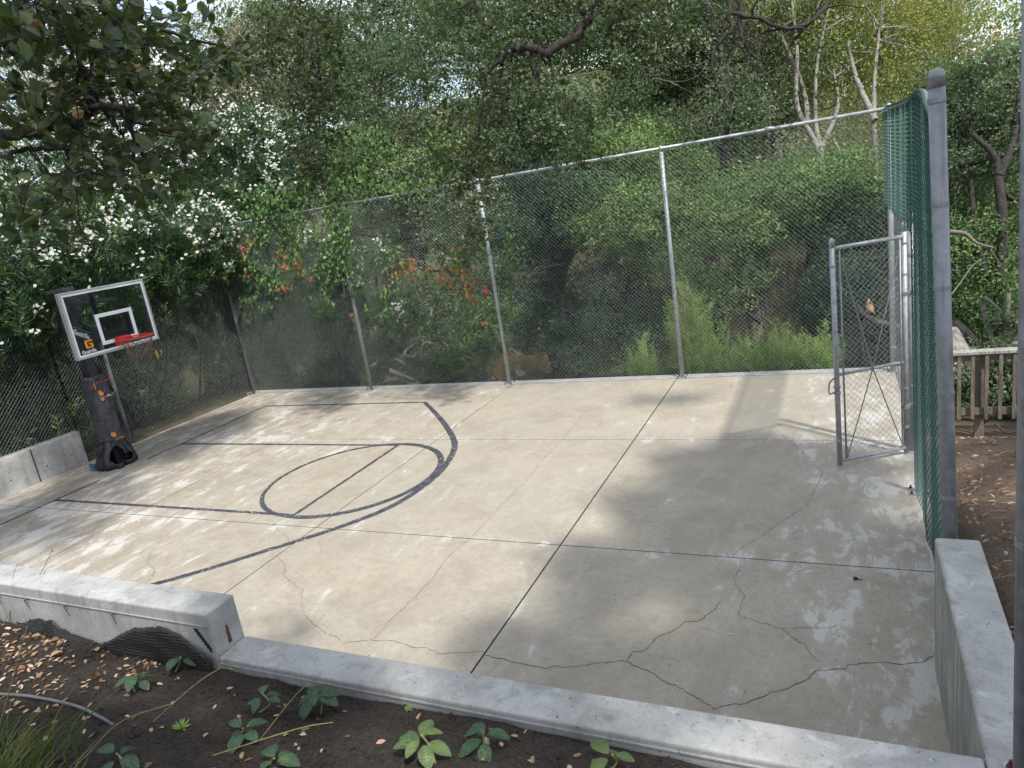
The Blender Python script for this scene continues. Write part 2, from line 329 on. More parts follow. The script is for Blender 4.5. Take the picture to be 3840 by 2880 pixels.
def cloth_mat():
    k = N('pale teal screen cloth'); c = k.mix(k.rng(k.noise(k.pos(), 6, 5), .35, .65), (.22, .46, .42), (.46, .68, .64)); k.base(c); k.p(Roughness=.8)
    t = k.n('BsdfTranslucent'); k.set(t.inputs[0], c); ms = k.n('MixShader'); ms.inputs[0].default_value = .55
    k.nt.links.new(k.b.outputs[0], ms.inputs[1]); k.nt.links.new(t.outputs[0], ms.inputs[2]); m2 = k.n('MixShader'); m2.inputs[0].default_value = .62; tp = k.n('BsdfTransparent')
    k.nt.links.new(ms.outputs[0], m2.inputs[1]); k.nt.links.new(tp.outputs[0], m2.inputs[2]); k.nt.links.new(m2.outputs[0], k.out.inputs[0]); return k.m
M['screen'] = cloth_mat()
M['hose'] = plain('grey poly pipe', (.12, .12, .125), .5, 0, .2, 30, 0)
M['yellowleaf'] = plain('yellow dead leaf', (.50, .30, .04), .7, 0, .3, 40, 0)
M['stone'] = plain('pale pebble', (.62, .60, .55), .8, 0, .2, 60, .2)
M['bluetarp'] = plain('blue plastic', (.03, .12, .22), .5, 0, .2, 30, 0)
def glass_mat():
    k = N('backboard glass'); t = k.n('BsdfTransparent'); t.inputs[0].default_value = (.80, .85, .85, 1)
    g = k.n('BsdfGlossy'); g.inputs['Roughness'].default_value = .05; fr = k.n('Fresnel'); fr.inputs[0].default_value = 1.5
    ms = k.n('MixShader'); k.nt.links.new(fr.outputs[0], ms.inputs[0]); k.nt.links.new(t.outputs[0], ms.inputs[1]); k.nt.links.new(g.outputs[0], ms.inputs[2]); k.nt.links.new(ms.outputs[0], k.out.inputs[0]); return k.m
M['glass'] = glass_mat()
def pad_mat():
    k = N('scuffed black pad vinyl'); P = k.pos(); v = k.noise(P, 12, 8, .7, .5)
    mpn = k.n('Mapping'); k.nt.links.new(P, mpn.inputs[0]); mpn.inputs['Scale'].default_value = (30, 30, 9); w = k.noise(mpn.outputs[0], 1.5, 10, .75, 1.2)
    c = k.mix(k.rng(v, .4, .7), (.03, .03, .036), (.095, .095, .105)); c = k.mix(k.rng(w, .58, .64, 0, .85), c, (.36, .36, .37)); k.base(c); k.p(Roughness=.6); k.bump(w, .3, .006); return k.m
M['pad'] = pad_mat()
def bag_mat():
    k = N('torn black plastic'); P = k.pos(); v = k.noise(P, 14, 6, .6, .8); c = k.mix(k.rng(v, .6, .7, 0, .6), (.016, .016, .02), (.12, .12, .13))
    k.base(c); k.p(Roughness=.32); k.bump(v, .8, .03); return k.m
M['bag'] = bag_mat()
def dimple_mat():
    k = N('black dimpled drain sheet'); P = k.pos(); vz = k.n('TexVoronoi'); k.nt.links.new(P, vz.inputs['Vector']); vz.inputs['Scale'].default_value = 52; vz.inputs['Randomness'].default_value = .15
    h = k.rng(vz.outputs[0], .25, .45, 1, 0); k.base(k.mix(k.rng(h, 0, 1), (.010, .010, .010), (.035, .035, .037))); k.p(Roughness=.5); k.bump(h, 1., .02); return k.m
M['dimple'] = dimple_mat()
# ---------------------------------------------------------------- setting: ground, court, walls
def hgt(x, y):
    x = np.asarray(x, float); y = np.asarray(y, float)
    ss = lambda a, b, v: np.clip((v-a)/(b-a), 0, 1)**2*(3-2*np.clip((v-a)/(b-a), 0, 1))
    back = -.12-.5*ss(4.4, 6, y)-1.0*ss(6, 11, y)+2.2*ss(12, 22, y)+6*ss(20, 60, y)+22*ss(50, 160, y)
    left = -.02+.45*ss(-.2, -.8, y)*1.0-.5*ss(-2.2, -6, x)+2.0*ss(-7, -18, x)+20*ss(-20, -140, x)
    near = .58+.33*np.clip(-4.43-y, 0, 8)+.1*np.clip(-12.43-y, 0, 100)
    right = .62-.62*ss(-2.6, .8, y)-.45*ss(1.2, 2.8, y)-1.1*ss(2.8, 7, y)+2.5*ss(10, 24, y)+8*ss(24, 80, y)+6*ss(20, 120, x)
    h = np.where(y > 4.33, back, -.12)
    wl_ = ss(-1.28, -1.42, x); h = h*(1-wl_)+np.where(y > 5, np.maximum(back, left-.3), left)*wl_
    wr_ = ss(11.30, 11.42, x)
    wb = ss(4.3, 9, y); rr = right*(1-wb*0)+0
    h = h*(1-wr_)+rr*wr_
    wn_ = ss(-4.30, -4.42, y); h = h*(1-wn_)+near*wn_
    return h
def axis(a, b, fine, lo, hi, step):
    v = list(np.arange(a, b+1e-6, fine)); d = fine; x = b
    while x < hi: d *= 1.16; x += d; v.append(x)
    d = fine; x = a
    while x > lo: d *= 1.16; x -= d; v.insert(0, x)
    return np.array(v)
gx = axis(-3, 14, .12, -170, 180, 1); gy = axis(-6.5, 8, .12, -90, 190, 1)
GX, GY = np.meshgrid(gx, gy); GZ = hgt(GX, GY)
GZ = GZ+(fbm(np.stack([GX*1.3, GY*1.3, GX*0], -1), 4)-.47)*.12*(~((GX > -1.4)&(GX < 11.4)&(GY > -4.45)&(GY < 4.4)))
b = MB(); nx, ny = len(gx), len(gy); I = np.arange(nx*ny).reshape(ny, nx)
b.add(np.stack([GX, GY, GZ], -1), np.stack([I[:-1,:-1], I[:-1,1:], I[1:,1:], I[1:,:-1]], -1).reshape(-1, 4))
structure(b.build('ground', M['dirt'], smooth=True))
# garden bed at the near side, fine relief
sx = np.arange(1.5, 11.13, .035); sy = np.arange(-7.6, -4.425, .035); SX, SY = np.meshgrid(sx, sy)
def bed_h(x, y):
    x = np.asarray(x, float); y = np.asarray(y, float)
    base = .735+.33*(-4.43-y)
    n = (fbm(np.stack([x*2.2, y*2.2, x*0], -1), 3)-.45)*.14+(fbm(np.stack([x*11, y*11, x*0+4], -1), 4)-.47)*.055
    return base+n*np.clip((-4.40-y)/.1, .25, 1)+np.clip(5.9-x, 0, 2)*.05
b = MB(); I = np.arange(SX.size).reshape(SX.shape); b.add(np.stack([SX, SY, bed_h(SX, SY)], -1), np.stack([I[:-1,:-1], I[:-1,1:], I[1:,1:], I[1:,:-1]], -1).reshape(-1, 4))
structure(b.build('soil_bed', M['soil'], smooth=True))
# court slabs with open joints
JX = [-1.275, 2.057, 5.163, 8.155, 11.33]; JY = [-4.2, -1.403, 1.41, 4.235]
b = MB()
for i in range(4):
    for j in range(3):
        gx0 = .006 if i else 0; gx1 = .006 if i < 3 else 0
        if i == 3: gx0 = .0075
        if i == 2: gx1 = .0075
        b.box((JX[i]+gx0, JY[j]+(.0055 if j else 0), -.1), (JX[i+1]-gx1, JY[j+1]-(.0055 if j < 2 else 0), 0))
cs = structure(b.build('court', M['court'])); bevel(cs, .002, 1)
b = MB(); b.box((-1.27, -4.19, -.13), (11.32, 4.23, -.0015)); structure(b.build('court_bed', M['gap']))  # near-flush dark sheet; shade of the joint grooves is put into its colour
b = MB(); b.box((-1.5, 4.245, -.4), (11.42, 4.45, .012)); bevel(structure(b.build('court_ledge', M['wall'])), .01)
def ribbon(P, w, z, jag=.0, step=.02, closed=False):
    P = np.asarray(P, float)[:, :2]; d = np.r_[0, np.cumsum(np.linalg.norm(np.diff(P, axis=0), axis=1))]
    n = max(2, int(d[-1]/step)); s_ = np.linspace(0, d[-1], n); X = np.stack([np.interp(s_, d, P[:,0]), np.interp(s_, d, P[:,1])], 1)
    T = nrm(np.gradient(X, axis=0)); Nn = np.stack([-T[:,1], T[:,0]], 1)
    if np.isscalar(w): w = np.full(n, w)
    else: w = np.interp(s_, np.linspace(0, d[-1], len(w)), w)
    q = np.random.default_rng(n)
    a = X+Nn*(w/2+q.normal(0, jag, n))[:,None]; c = X-Nn*(w/2+q.normal(0, jag, n))[:,None]
    V = np.concatenate([np.c_[a, np.full(n, z)], np.c_[c, np.full(n, z)]]); k = np.arange(n-1)
    return V, np.stack([k+n, k+n+1, k+1, k], 1)
mk = MB()
def line(p, w=.055, z=.004): mk.add(*ribbon(p, w, z, .0028))
line([(0, -4.15), (0, -.42)], .05); line([(0, .45), (0, 3.29)], .05)
line([(.03, -1.153), (4.64, -1.153)]); line([(.03, 1.153), (4.64, 1.153)])
line([(4.62, -1.14), (4.62, 1.14)], .05, .005)
th = np.linspace(0, 2*math.pi, 160); line(np.stack([4.655+1.19*np.cos(th), 1.20*np.sin(th)], 1), np.where(np.cos(th) > 0, .085, .06), .006)
line([(0, 3.264), (3.83, 3.264)], .055)
arc = smoothpath([(3.816,3.264),(4.495,2.54),(5.085,1.859),(5.564,1.209),(5.80,.60),(5.90,.0),(5.82,-.75),(5.484,-1.345),(4.98,-1.93),(4.367,-2.60),(3.6,-3.22),(2.7,-3.75),(2.0,-4.1)], 10)
line(arc, [.07,.085,.09,.09,.09,.08,.075,.07,.07], .005)
structure(mk.build('court_markings', M['paint']))
# cracks: hairline strips along the breaks seen in the slab
def px5(ox, oy, P): return [((ox+x*.5787)/K, (oy+y*.5787)/K) for x, y in P]
CR = [
 px5(1280, 1920, [(0,850),(200,830),(340,835),(480,878),(560,880),(640,918),(930,905)]),
 px5(1280, 1920, [(935,930),(1110,970),(1310,1018),(1380,1000),(1470,1010),(1640,980),(1850,968),(1950,1020),(2040,1060),(2110,1115),(2212,1145),(2300,1200),(2410,1280)]),
 px5(2560, 1920, [(200,1280),(320,1240),(400,1243),(500,1200),(620,1160),(700,1135),(820,1070),(860,1030),(980,1020),(1080,1000),(1200,978),(1290,975),(1420,990),(1560,970),(1628,935)]),
 px5(1280, 1920, [(1850,965),(1900,905),(1970,900),(2040,815),(2170,760),(2212,715),(2320,705),(2425,630),(2460,580)]),
 px5(2560, 1920, [(385,300),(340,440),(355,490),(410,545),(375,620),(355,665),(500,715),(640,760),(790,855),(870,975)]),
 px5(2560, 1920, [(325,290),(360,245),(480,175),(600,90),(740,0),(790,-20),(910,-250),(800,-370),(640,-500)]),
 px5(0, 1920, [(1790,290),(1850,340),(1840,420),(1960,510),(1950,600),(1990,690),(2090,770),(2212,835)]),
 px5(0, 1920, [(1760,50),(1800,110),(1870,180),(1880,205)]),
 px5(0, 1920, [(1060,180),(1000,220),(950,330),(1000,370),(990,420),(960,450)]),
 px5(1280, 1920, [(1000,0),(850,160),(690,290),(600,420),(470,560),(360,660),(240,790),(210,830)]),
 px5(1280, 960, [(1700,960),(1560,1030),(1430,1190),(1300,1330),(1210,1440),(1090,1560),(1000,1650)]),
 px5(0, 960, [(1010,1370),(1250,1390),(1400,1405),(1640,1410),(1700,1440)]),
 px5(0, 960, [(400,1440),(520,1470),(620,1475),(700,1450),(760,1440)]),
 px5(2560, 1920, [(640,760),(740,750),(860,755),(1000,735)]),
]
ck = MB(); q = np.random.default_rng(5)
for ci, P in enumerate(CR):
    X = np.array([atz(x, y, 0)[:2] for x, y in P]); d = np.r_[0, np.cumsum(np.linalg.norm(np.diff(X, axis=0), axis=1))]
    n = int(d[-1]/.035)+2; s_ = np.linspace(0, d[-1], n); Y = np.stack([np.interp(s_, d, X[:,0]), np.interp(s_, d, X[:,1])], 1)
    Y[1:-1] += q.normal(0, .007, (n-2, 2)); wd = .0045 if ci in (1, 2, 3) else .0028
    ck.add(*ribbon(Y, wd*(.6+.8*q.random(n)), .003, .0006, .012))
structure(ck.build('court_cracks', M['crack']))
# retaining walls
def ragged_box(lo, hi): 
    bb = MB(); bb.box(lo, hi); return bb
wk = empty('retaining_kerb', 'long low pale concrete retaining kerb along the near edge of the court', 'wall', (9.2, -4.3, 0))
b = MB(); b.box((7.123, -4.43, -.3), (11.108, -4.2, .8)); bevel(b.build('kerb_body', M['wall'], wk), .012)
b = MB(); b.box((7.13, -4.437, .757), (11.1, -4.4305, .766)); b.build('form_line', M['wall'], wk)
wn2 = empty('retaining_wall', 'raised grey concrete wall with squared end above the black drain sheet', 'wall', (4, -4.3, 0))
b = MB(); b.box((-1.2, -4.43, -.3), (7.12, -4.2, 1.10)); bevel(b.build('wall_body', M['wall'], wn2), .012)
b = MB(); b.box((-1.2, -4.437, 1.012), (7.11, -4.4302, 1.018)); b.build('form_line', M['wall'], wn2)
for hx, hz in ((4.95,.99),(5.3,1.0),(5.75,1.0),(6.25,1.0)): b = MB(); b.bar((hx, -4.432, hz), (hx+.01, -4.46, hz+.01), .006, .006); b.bar((hx, -4.455, hz+.012), (hx+.02, -4.455, hz-.02), .006, .006); b.build('nail', M['rust'], wn2)
b = MB(); P0 = np.array([7.123, -4.315, .86])
for k_ in range(6): b.box((7.118, -4.327+.002*k_, .83+.02*k_), (7.1235, -4.303-.001*k_+.004, .85+.02*k_))
b.build('rust_stain', M['rust'], wn2)
b = MB()
for k_ in range(7): b.box((6.985+.014*k_, -4.4325, .965-.022*k_), (7.02+.012*k_, -4.428, .99-.02*k_))
b.build('chipped_hole', M['gap'], wn2)
wr = empty('side_wall', 'short thick concrete wall with streaked inner face beside the dirt path', 'wall', (11.2, -3.4, 0))
b = MB(); b.box((11.112, -4.43, -.3), (11.345, -2.55, .82)); 
V = b.v[0]; V[(V[:,1] > -3)&(V[:,2] > .5), 2] = .90; V[(V[:,1] < -3)&(V[:,2] > .5), 2] = .803
wb_ = b.build('wall_body', M['wall'], wr); bevel(wb_, .02, 3); wb_.data.materials.append(M['wall_streak'])
for p_ in wb_.data.polygons:
    if p_.normal.x < -.9: p_.material_index = 1
wl2 = empty('low_wall', 'mottled low concrete wall at the left edge beside the hoop', 'wall', (-1.4, -1.5, 0))
b = MB(); b.box((-1.46, -4.19, -.3), (-1.278, .27, .575)); bevel(b.build('wall_body', M['leftwall'], wl2), .012)
b = MB(); b.box((-1.281, -.585, .0), (-1.2755, -.565, .57)); b.build('control_joint', M['gap'], wl2)
for hy, hz in ((.02,.22),(-.42,.2),(-1.0,.2),(-1.55,.2),(-1.6,.45)): b = MB(); b.box((-1.282, hy, hz), (-1.276, hy+.025, hz+.02)); b.build('tie_hole', M['gap'], wl2)
# torn drain sheet against the near wall
def sheet(name, outline, y, label, curl=0):
    P = [aty(px_, py_, y) for px_, py_ in outline]; X = np.array([(p[0], p[2]) for p in P])
    bb = MB(); nn = 60; xs = np.linspace(X[:,0].min(), X[:,0].max(), nn); half = len(X)//2
    top = X[:half]; bot = X[half:][::-1]
    zt = np.interp(xs, top[:,0], top[:,1])+np.random.default_rng(3).normal(0, .003, nn); zb = np.interp(xs, bot[:,0], bot[:,1]); rows = 10
    f = np.linspace(0, 1, rows)[:,None]; Z = zt*(1-f)+zb*f; Xg = np.broadcast_to(xs, Z.shape)
    Yg = y-.02*np.sin(Xg*9)*.5-.06*f*1.0-(fbm(np.stack([Xg*6, Z*6, Z*0], -1), 3)-.45)*.06-curl*np.exp(-((Xg-xs[0])/.25)**2)
    I = np.arange(Z.size).reshape(Z.shape); bb.add(np.stack([Xg, Yg, Z], -1), np.stack([I[:-1,:-1], I[:-1,1:], I[1:,1:], I[1:,:-1]], -1).reshape(-1, 4))
    o = bb.build(name, M['dimple'], smooth=True); sm = o.modifiers.new('solid', 'SOLIDIFY'); sm.thickness = .006; sm.offset = -1
    return tag(o, label, 'drain sheet', 'torn drain sheets along the wall')
sheet('drain_sheet', [(210,1395),(290,1355),(345,1353),(385,1372),(430,1402),(458,1425), (250,1425),(300,1440),(370,1445),(420,1470),(450,1500),(462,1500)], -4.452, 'larger torn black dimpled drain sheet curling off the wall by its squared end', .06)
sheet('drain_sheet', [(50,1345),(75,1339),(98,1343),(112,1338),(128,1358),(200,1385), (48,1360),(80,1375),(120,1390),(140,1395),(175,1400),(210,1408)], -4.452, 'smaller ragged strip of black drain sheet low on the wall at the left edge')
# ---------------------------------------------------------------- chain-link fences
def chain(bb, o, u, L, H, w=.069, r=.0024, z0=0., zf=None, bag=None, flat=1.):
    o = np.array(o, float); u = nrm(u); nvec = np.cross(u, [0,0,1.]); nw = int(L/(w/2)); lev = int(H/(w/2))+1
    i = np.arange(nw)[:,None]; k = np.arange(lev)[None,:]
    X = (i+((k+i) % 2))*(w/2); Z = np.broadcast_to(k*(w/2), X.shape); D = np.where(((k+i) % 2) == 0, r, -r)*.8
    if zf is not None: Z = Z*(zf(X)/H)
    if bag is not None: D = D+bag(X, Z)
    P = o+X[...,None]*u+D[...,None]*nvec+(Z+z0)[...,None]*np.array([0,0,1.])
    dirs = np.array([[1*flat,0],[-.5*flat,.866],[-.5*flat,-.866]])*r
    V = P[:,:,None,:]+dirs[None,None,:,0,None]*nvec+dirs[None,None,:,1,None]*u
    idx = np.arange(nw*lev*3).reshape(nw, lev, 3); a = idx[:,:-1,:]; c = idx[:,1:,:]
    Q = np.stack([a, np.roll(a, -1, 2), np.roll(c, -1, 2), c], -1).reshape(-1, 4)
    bb.add(V.reshape(-1, 3), Q)
def post(parent, x, y, H, r, m, z0=0., lean=(0, 0), bands=(), plate=False, name='post'):
    bb = MB(); bb.tube([(x, y, z0), (x+lean[0]*.5, y+lean[1]*.5, z0+H*.5), (x+lean[0], y+lean[1], z0+H)], r, 16)
    o = bb.build(name, m, parent, True)
    cb = MB(); cb.lathe((x+lean[0], y+lean[1], z0+H-.05), [(r*1.04, 0), (r*1.05, .05), (r*1.07, .052), (r*1.0, .066), (r*.7, .086), (r*.25, .094)])
    cb.build('post_cap', m, o, True)
    if bands:
        for f in bands: kb = MB(); kb.lathe((x+lean[0]*f, y+lean[1]*f, z0+H*f-.012), [(r*.9, 0), (r*1.07, .001), (r*1.07, .024), (r*.9, .025)]); kb.build('band', m, o)
    if plate:
        pb = MB(); pb.box((x-.085, y-.085, z0), (x+.085, y+.085, z0+.01)); pb.build('base_plate', m, o)
        for a_, b_ in ((-1,-1),(1,-1),(-1,1),(1,1)): nb = MB(); nb.lathe((x+a_*.065, y+b_*.065, z0+.01), [(.014,0),(.014,.006),(.009,.007),(.008,.03)], 8); nb.build('anchor_bolt', M['rust'], o)
    return o
BF = empty('back_fence', 'tall galvanised chain link fence across the far side of the court', 'fence', (5, 4.26, 0))
H0 = 3.65
for x in (-1.30, 1.93, 5.065, 8.241):
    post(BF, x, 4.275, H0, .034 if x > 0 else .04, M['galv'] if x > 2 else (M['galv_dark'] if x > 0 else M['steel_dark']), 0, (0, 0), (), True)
b = MB(); b.tube([(-1.3, 4.275, H0+.01), (5, 4.275, H0+.005), (11.31, 4.275, H0)], .024, 12)
for x in (-.2, 3.4, 6.6, 9.8): b.tube([(x-.05, 4.275, H0+.008), (x+.05, 4.275, H0+.008)], .028, 12)
b.build('top_rail', M['galv'], BF, True)
b = MB(); chain(b, (-1.3, 4.238, .012), (1, 0, 0), 12.6, H0, .069, .0018); b.build('wire_mesh', M['wire'], BF)
LF = empty('left_fence', 'shadowed chain link fence behind the basketball hoop under white flowering shrubs', 'fence', (-1.34, 0, 0))
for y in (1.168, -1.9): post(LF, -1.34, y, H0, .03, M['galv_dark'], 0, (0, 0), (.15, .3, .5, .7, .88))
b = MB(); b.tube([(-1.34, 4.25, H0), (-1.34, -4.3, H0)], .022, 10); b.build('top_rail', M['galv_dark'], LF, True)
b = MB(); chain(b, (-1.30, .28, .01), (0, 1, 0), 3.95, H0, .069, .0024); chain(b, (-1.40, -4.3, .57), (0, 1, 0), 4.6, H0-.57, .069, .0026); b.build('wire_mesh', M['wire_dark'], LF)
b = MB(); b.tube(smoothpath([(-1.38, -4.3, .6), (-1.37, -2, .585), (-1.38, -1, .592), (-1.36, .28, .59)], 6), .004, 6); b.build('tension_wire', M['wire_dark'], LF)
RF = empty('right_fence', 'tall chain link fence on the gate side with green net and thick end post', 'fence', (11.28, 1, 0))
post(RF, 11.31, 4.235, H0+.02, .038, M['galv'], 0, (0, 0), (.1, .3, .5, .7, .93), True, 'corner_post')
post(RF, 11.30, 1.10, 2.47, .038, M['galv'], 0, (0, 0), (.3, .6, .85), True, 'hinge_post')
post(RF, 11.262, .05, 2.36, .026, M['galv'], 0, (0, 0), (.15, .4, .6, .8), True, 'latch_post')
post(RF, 11.222, -2.46, 3.24, .041, M['galv_dark'], .25, (-.087, 0), (.08, .27, .47, .66, .80, .965), False, 'end_post')
b = MB(); top = smoothpath([(11.14, -2.42, 3.26), (11.155, -1.9, 3.37), (11.2, -1.1, 3.50), (11.25, .3, 3.54), (11.27, 1.8, 3.575), (11.30, 4.2, 3.66)], 8)
b.tube(top, .02, 8); b.build('top_rail', M['galv'], RF, True)
def ztop(yy): return np.interp(yy, top[:,1], top[:,2])
lean = lambda yy, zz: np.clip((1.1-yy)/3.5, 0, 1)*-.10*(zz/3.3)
b = MB()
for (ya, yb, za) in ((-2.43, .05, .06), (.05, 4.2, 2.42)):
    nb = MB(); chain(nb, (11.232, ya, za), (0, 1, 0), yb-ya, 3.4-za, .066, .0026, flat=1.05, zf=lambda X, ya=ya, za=za: ztop(ya+X)-za,
        bag=lambda X, Z: .008*np.sin(X*7.5+Z*.5)+.004*np.sin(X*17+Z*2))
    V = nb.v[0]; V[:,0] += lean(V[:,1], V[:,2]); b.add(V, nb.q[0])
b.build('green_net', M['mesh_green'], RF)
b = MB()
for (ya, yb, za) in ((-2.43, .05, .03), (.05, 4.2, 2.45)):
    yy = np.linspace(ya, yb, 90); f = np.linspace(0, 1, 24)[:,None]; Y = np.broadcast_to(yy, (24, 90)); Z = za+(ztop(Y)-.02-za)*f
    X = 11.255+.008*np.sin((Y-ya)*7.5+Z*.5)+.004*np.sin((Y-ya)*17+Z*2)+lean(Y, Z); I = np.arange(Y.size).reshape(Y.shape)
    b.add(np.stack([X, Y, Z], -1), np.stack([I[:-1,:-1], I[:-1,1:], I[1:,1:], I[1:,:-1]], -1).reshape(-1, 4))
ws = b.build('wind_screen', M['screen'], RF, True)
b = MB(); b.tube(top+np.array([-.012, 0, .012]), .016, 6); b.build('net_hem', M['mesh_green'], RF, True)
b = MB(); chain(b, (11.285, 1.12, .012), (0, 1, 0), 3.1, 2.44, .069, .0018, flat=.25); b.build('wire_mesh', M['wire_dark'], RF)
# gate leaf, standing open into the court
gp = np.array([10.589, .60]); gh = np.array([11.232, 1.0]); gd = nrm(gh-gp)
GT = empty('gate', 'grey chain link gate standing open into the court', 'gate', (gp[0], gp[1], 0))
zb, zt = .05, 2.40
post(GT, gp[0], gp[1], zt-zb-.02, .026, M['galv'], zb-.02, (0, 0), (.12, .3, .5, .62, .75, .9), False, 'stile')
post(GT, gh[0], gh[1], zt-zb+.02, .026, M['galv'], zb-.02, (0, 0), (.12, .3, .5, .6, .8, .93), False, 'stile')
def gpt(f, z, off=0): p_ = gp+(gh-gp)*f+np.array([gd[1], -gd[0]])*off; return (p_[0], p_[1], z)
for zz, nm in ((zb+.03, 'rail'), (1.02, 'rail'), (zt-.1, 'rail')):
    b = MB(); b.tube([gpt(.02, zz), gpt(.98, zz)], .021 if zz != 1.02 else .017, 12); b.build(nm, M['galv'], GT, True)
b = MB(); chain(b, gpt(.07, .09, -.01), (gd[0], gd[1], 0), .66, 2.17, .069, .0021); b.build('wire_mesh', M['wire_dark'], GT)
for f in (.09, .93):
    b = MB(); b.tube([gpt(f, .10, .012), gpt(f, 2.28, .012)], .009, 8); b.build('tension_bar', M['galv_dark'], GT, True)
for pth in ([gpt(.10, .12, .02), gpt(.5, 1.02, .024), gpt(.92, 2.2, .02)], [gpt(.92, .12, .028), gpt(.5, 1.02, .03), gpt(.10, 2.2, .028)]):
    b = MB(); b.tube(pth, .006, 6); b.bar(pth[0], np.array(pth[0])+[0, 0, .11], .02, .02, (1, 0, .2)); b.build('truss_rod', M['galv_dark'], GT)
b = MB()
for zz in (.82, .88): b.lathe((gp[0], gp[1], zz), [(.028, 0), (.034, .001), (.034, .02), (.028, .021)], 12)
b.tube(smoothpath([(gp[0]-.03, gp[1]-.03, .84), (gp[0]-.075, gp[1]-.02, .83), (gp[0]-.07, gp[1]+.0, .93), (gp[0]-.02, gp[1]-.03, 1.0)], 5), .008, 6)
b.build('latch', M['galv_dark'], GT, True)
for zz in (.52, 1.72):
    b = MB(); b.lathe((gh[0], gh[1], zz), [(.025, 0), (.036, .001), (.036, .03), (.025, .031)], 12); b.bar((gh[0], gh[1]+.0, zz+.015), (11.3, 1.1, zz+.015), .03, .03); b.lathe((11.3, 1.1, zz), [(.036, 0), (.048, .001), (.048, .03), (.036, .031)], 12)
    b.build('hinge', M['galv_dark'], GT)
# corner post on the kerb at the right edge of the picture
CP = empty('fence_post', 'thick galvanised post bolted to the kerb corner at the right edge', 'post', (11.27, -4.33, .81))
post(CP, 11.222, -4.34, 3.4, .0445, M['galv_dark'], .812, (-.046, 0), (.3, .6, .9), False, 'pipe')
b = MB(); b.box((11.165, -4.425, .806), (11.34, -4.225, .816)); b.build('base_plate', M['galv'], CP)
for a_, c_ in ((11.19, -4.25), (11.32, -4.25), (11.19, -4.40), (11.32, -4.40)): b = MB(); b.lathe((a_, c_, .816), [(.019,0),(.019,.004),(.013,.005),(.012,.02),(.008,.021),(.008,.034)], 8); b.build('anchor_bolt', M['rust'], CP)
# wooden railing past the dirt path
WF = empty('wood_railing', 'weathered wooden railing with balusters past the dirt path', 'railing', (12.2, 2.3, -.2))
A0 = atz(2060, 763, .66); A1 = atz(2212, 755, .66); wd_ = nrm(A1-A0); A0 = A0-wd_*.02; A1 = A1+wd_*1.8; Lw = np.linalg.norm(A1-A0)
b = MB(); b.bar(A0, A1, .14, .04); bevel(b.build('cap_rail', M['wood_grey'], WF), .006)
b = MB(); b.bar(A0+[0,0,-.065], A1+[0,0,-.065], .04, .088); b.build('upper_rail', M['wood'], WF)
b = MB(); b.bar(A0+[0,0,-.74], A1+[0,0,-.74], .04, .088); b.build('lower_rail', M['wood'], WF)
fr = np.array([wd_[1], -wd_[0], 0]); fr = fr if fr[1] < 0 else -fr
for k_ in range(int(Lw/.14)):
    p_ = A0+wd_*(.07+.14*k_)+fr*.041; b = MB(); b.bar(p_+[0,0,-.03], p_+[0,0,-.83], .038, .038, (1, 0, 0)); b.build('baluster', M['wood'], WF)
for k_ in (.3, Lw-.3): 
    p_ = A0+wd_*k_-fr*.07; b = MB(); b.bar(p_+[0,0,-.03], p_+[0,0,-1.6], .09, .09, (1, 0, 0)); b.build('post', M['wood'], WF)
# ---------------------------------------------------------------- basketball hoop
HP = empty('basketball_hoop', 'glass backboard basketball hoop on a padded black pole', 'basketball hoop', (-.43, .24, 0))
b = MB(); b.box((-.50, .17, 0), (-.36, .31, 2.75)); bevel(b.build('pole', M['black'], HP), .01)
X0, Y0, Y1, Z0, Z1 = .53, -.51, .902, 1.948, 2.939; fw = .032
fo = MB()
fo.box((X0-.085, Y0, Z1-fw), (X0, Y1, Z1)); fo.box((X0-.085, Y0, Z0), (X0, Y1, Z0+fw)); fo.box((X0-.085, Y0, Z0+fw), (X0, Y0+fw, Z1-fw)); fo.box((X0-.085, Y1-fw, Z0+fw), (X0, Y1, Z1-fw))
bevel(fo.build('frame', M['alu'], HP), .006)
b = MB(); b.box((X0-.022, Y0+fw, Z0+fw), (X0-.010, Y1-fw, Z1-fw)); gl = b.build('glass_pane', M['glass'], HP)
def stripe(y0, y1, z0, z1, w, nm):
    s_ = MB(); xa, xb = X0-.0097, X0-.0075
    s_.box((xa, y0, z1-w), (xb, y1, z1)); s_.box((xa, y0, z0), (xb, y1, z0+w)); s_.box((xa, y0, z0+w), (xb, y0+w, z1-w)); s_.box((xa, y1-w, z0+w), (xb, y1, z1-w))
    s_.build(nm, M['white'], gl)
stripe(Y0+fw, Y1-fw, Z0+fw, Z1-fw, .028, 'border_stripe')
stripe(.245-.315, .245+.315, 2.075, 2.545, .055, 'target_square')
for yy in (.01, .47): b = MB(); b.box((X0-.085, yy-.02, Z0+.03), (X0-.03, yy+.02, Z1-.03)); b.build('support_bar', M['black'], HP)
def arm(z_p, z_b, nm, side):
    s_ = MB(); s_.bar((-.42, .24+side*.10, z_p), (.06, .24+side*.13, z_b), .03, .15 if z_p < 2.6 else .09); s_.bar((.06, .24+side*.13, z_b), (X0-.08, .24+side*.24, z_b-.02), .03, .10 if z_p < 2.6 else .06)
    return s_.build(nm, M['slate'], HP)
for side in (-1, 1):
    lo_ = arm(2.32, 2.18, 'lift_arm', side); arm(2.86, 2.72, 'lift_arm', side)
    if side < 0:
        text_mesh('Goalrilla', .115, M['print'], lo_, 'lettering', (-.37, .24-.10-.022, 2.268), (.48, -.03, -.14), (.14, 0, .48), .0008, .004)
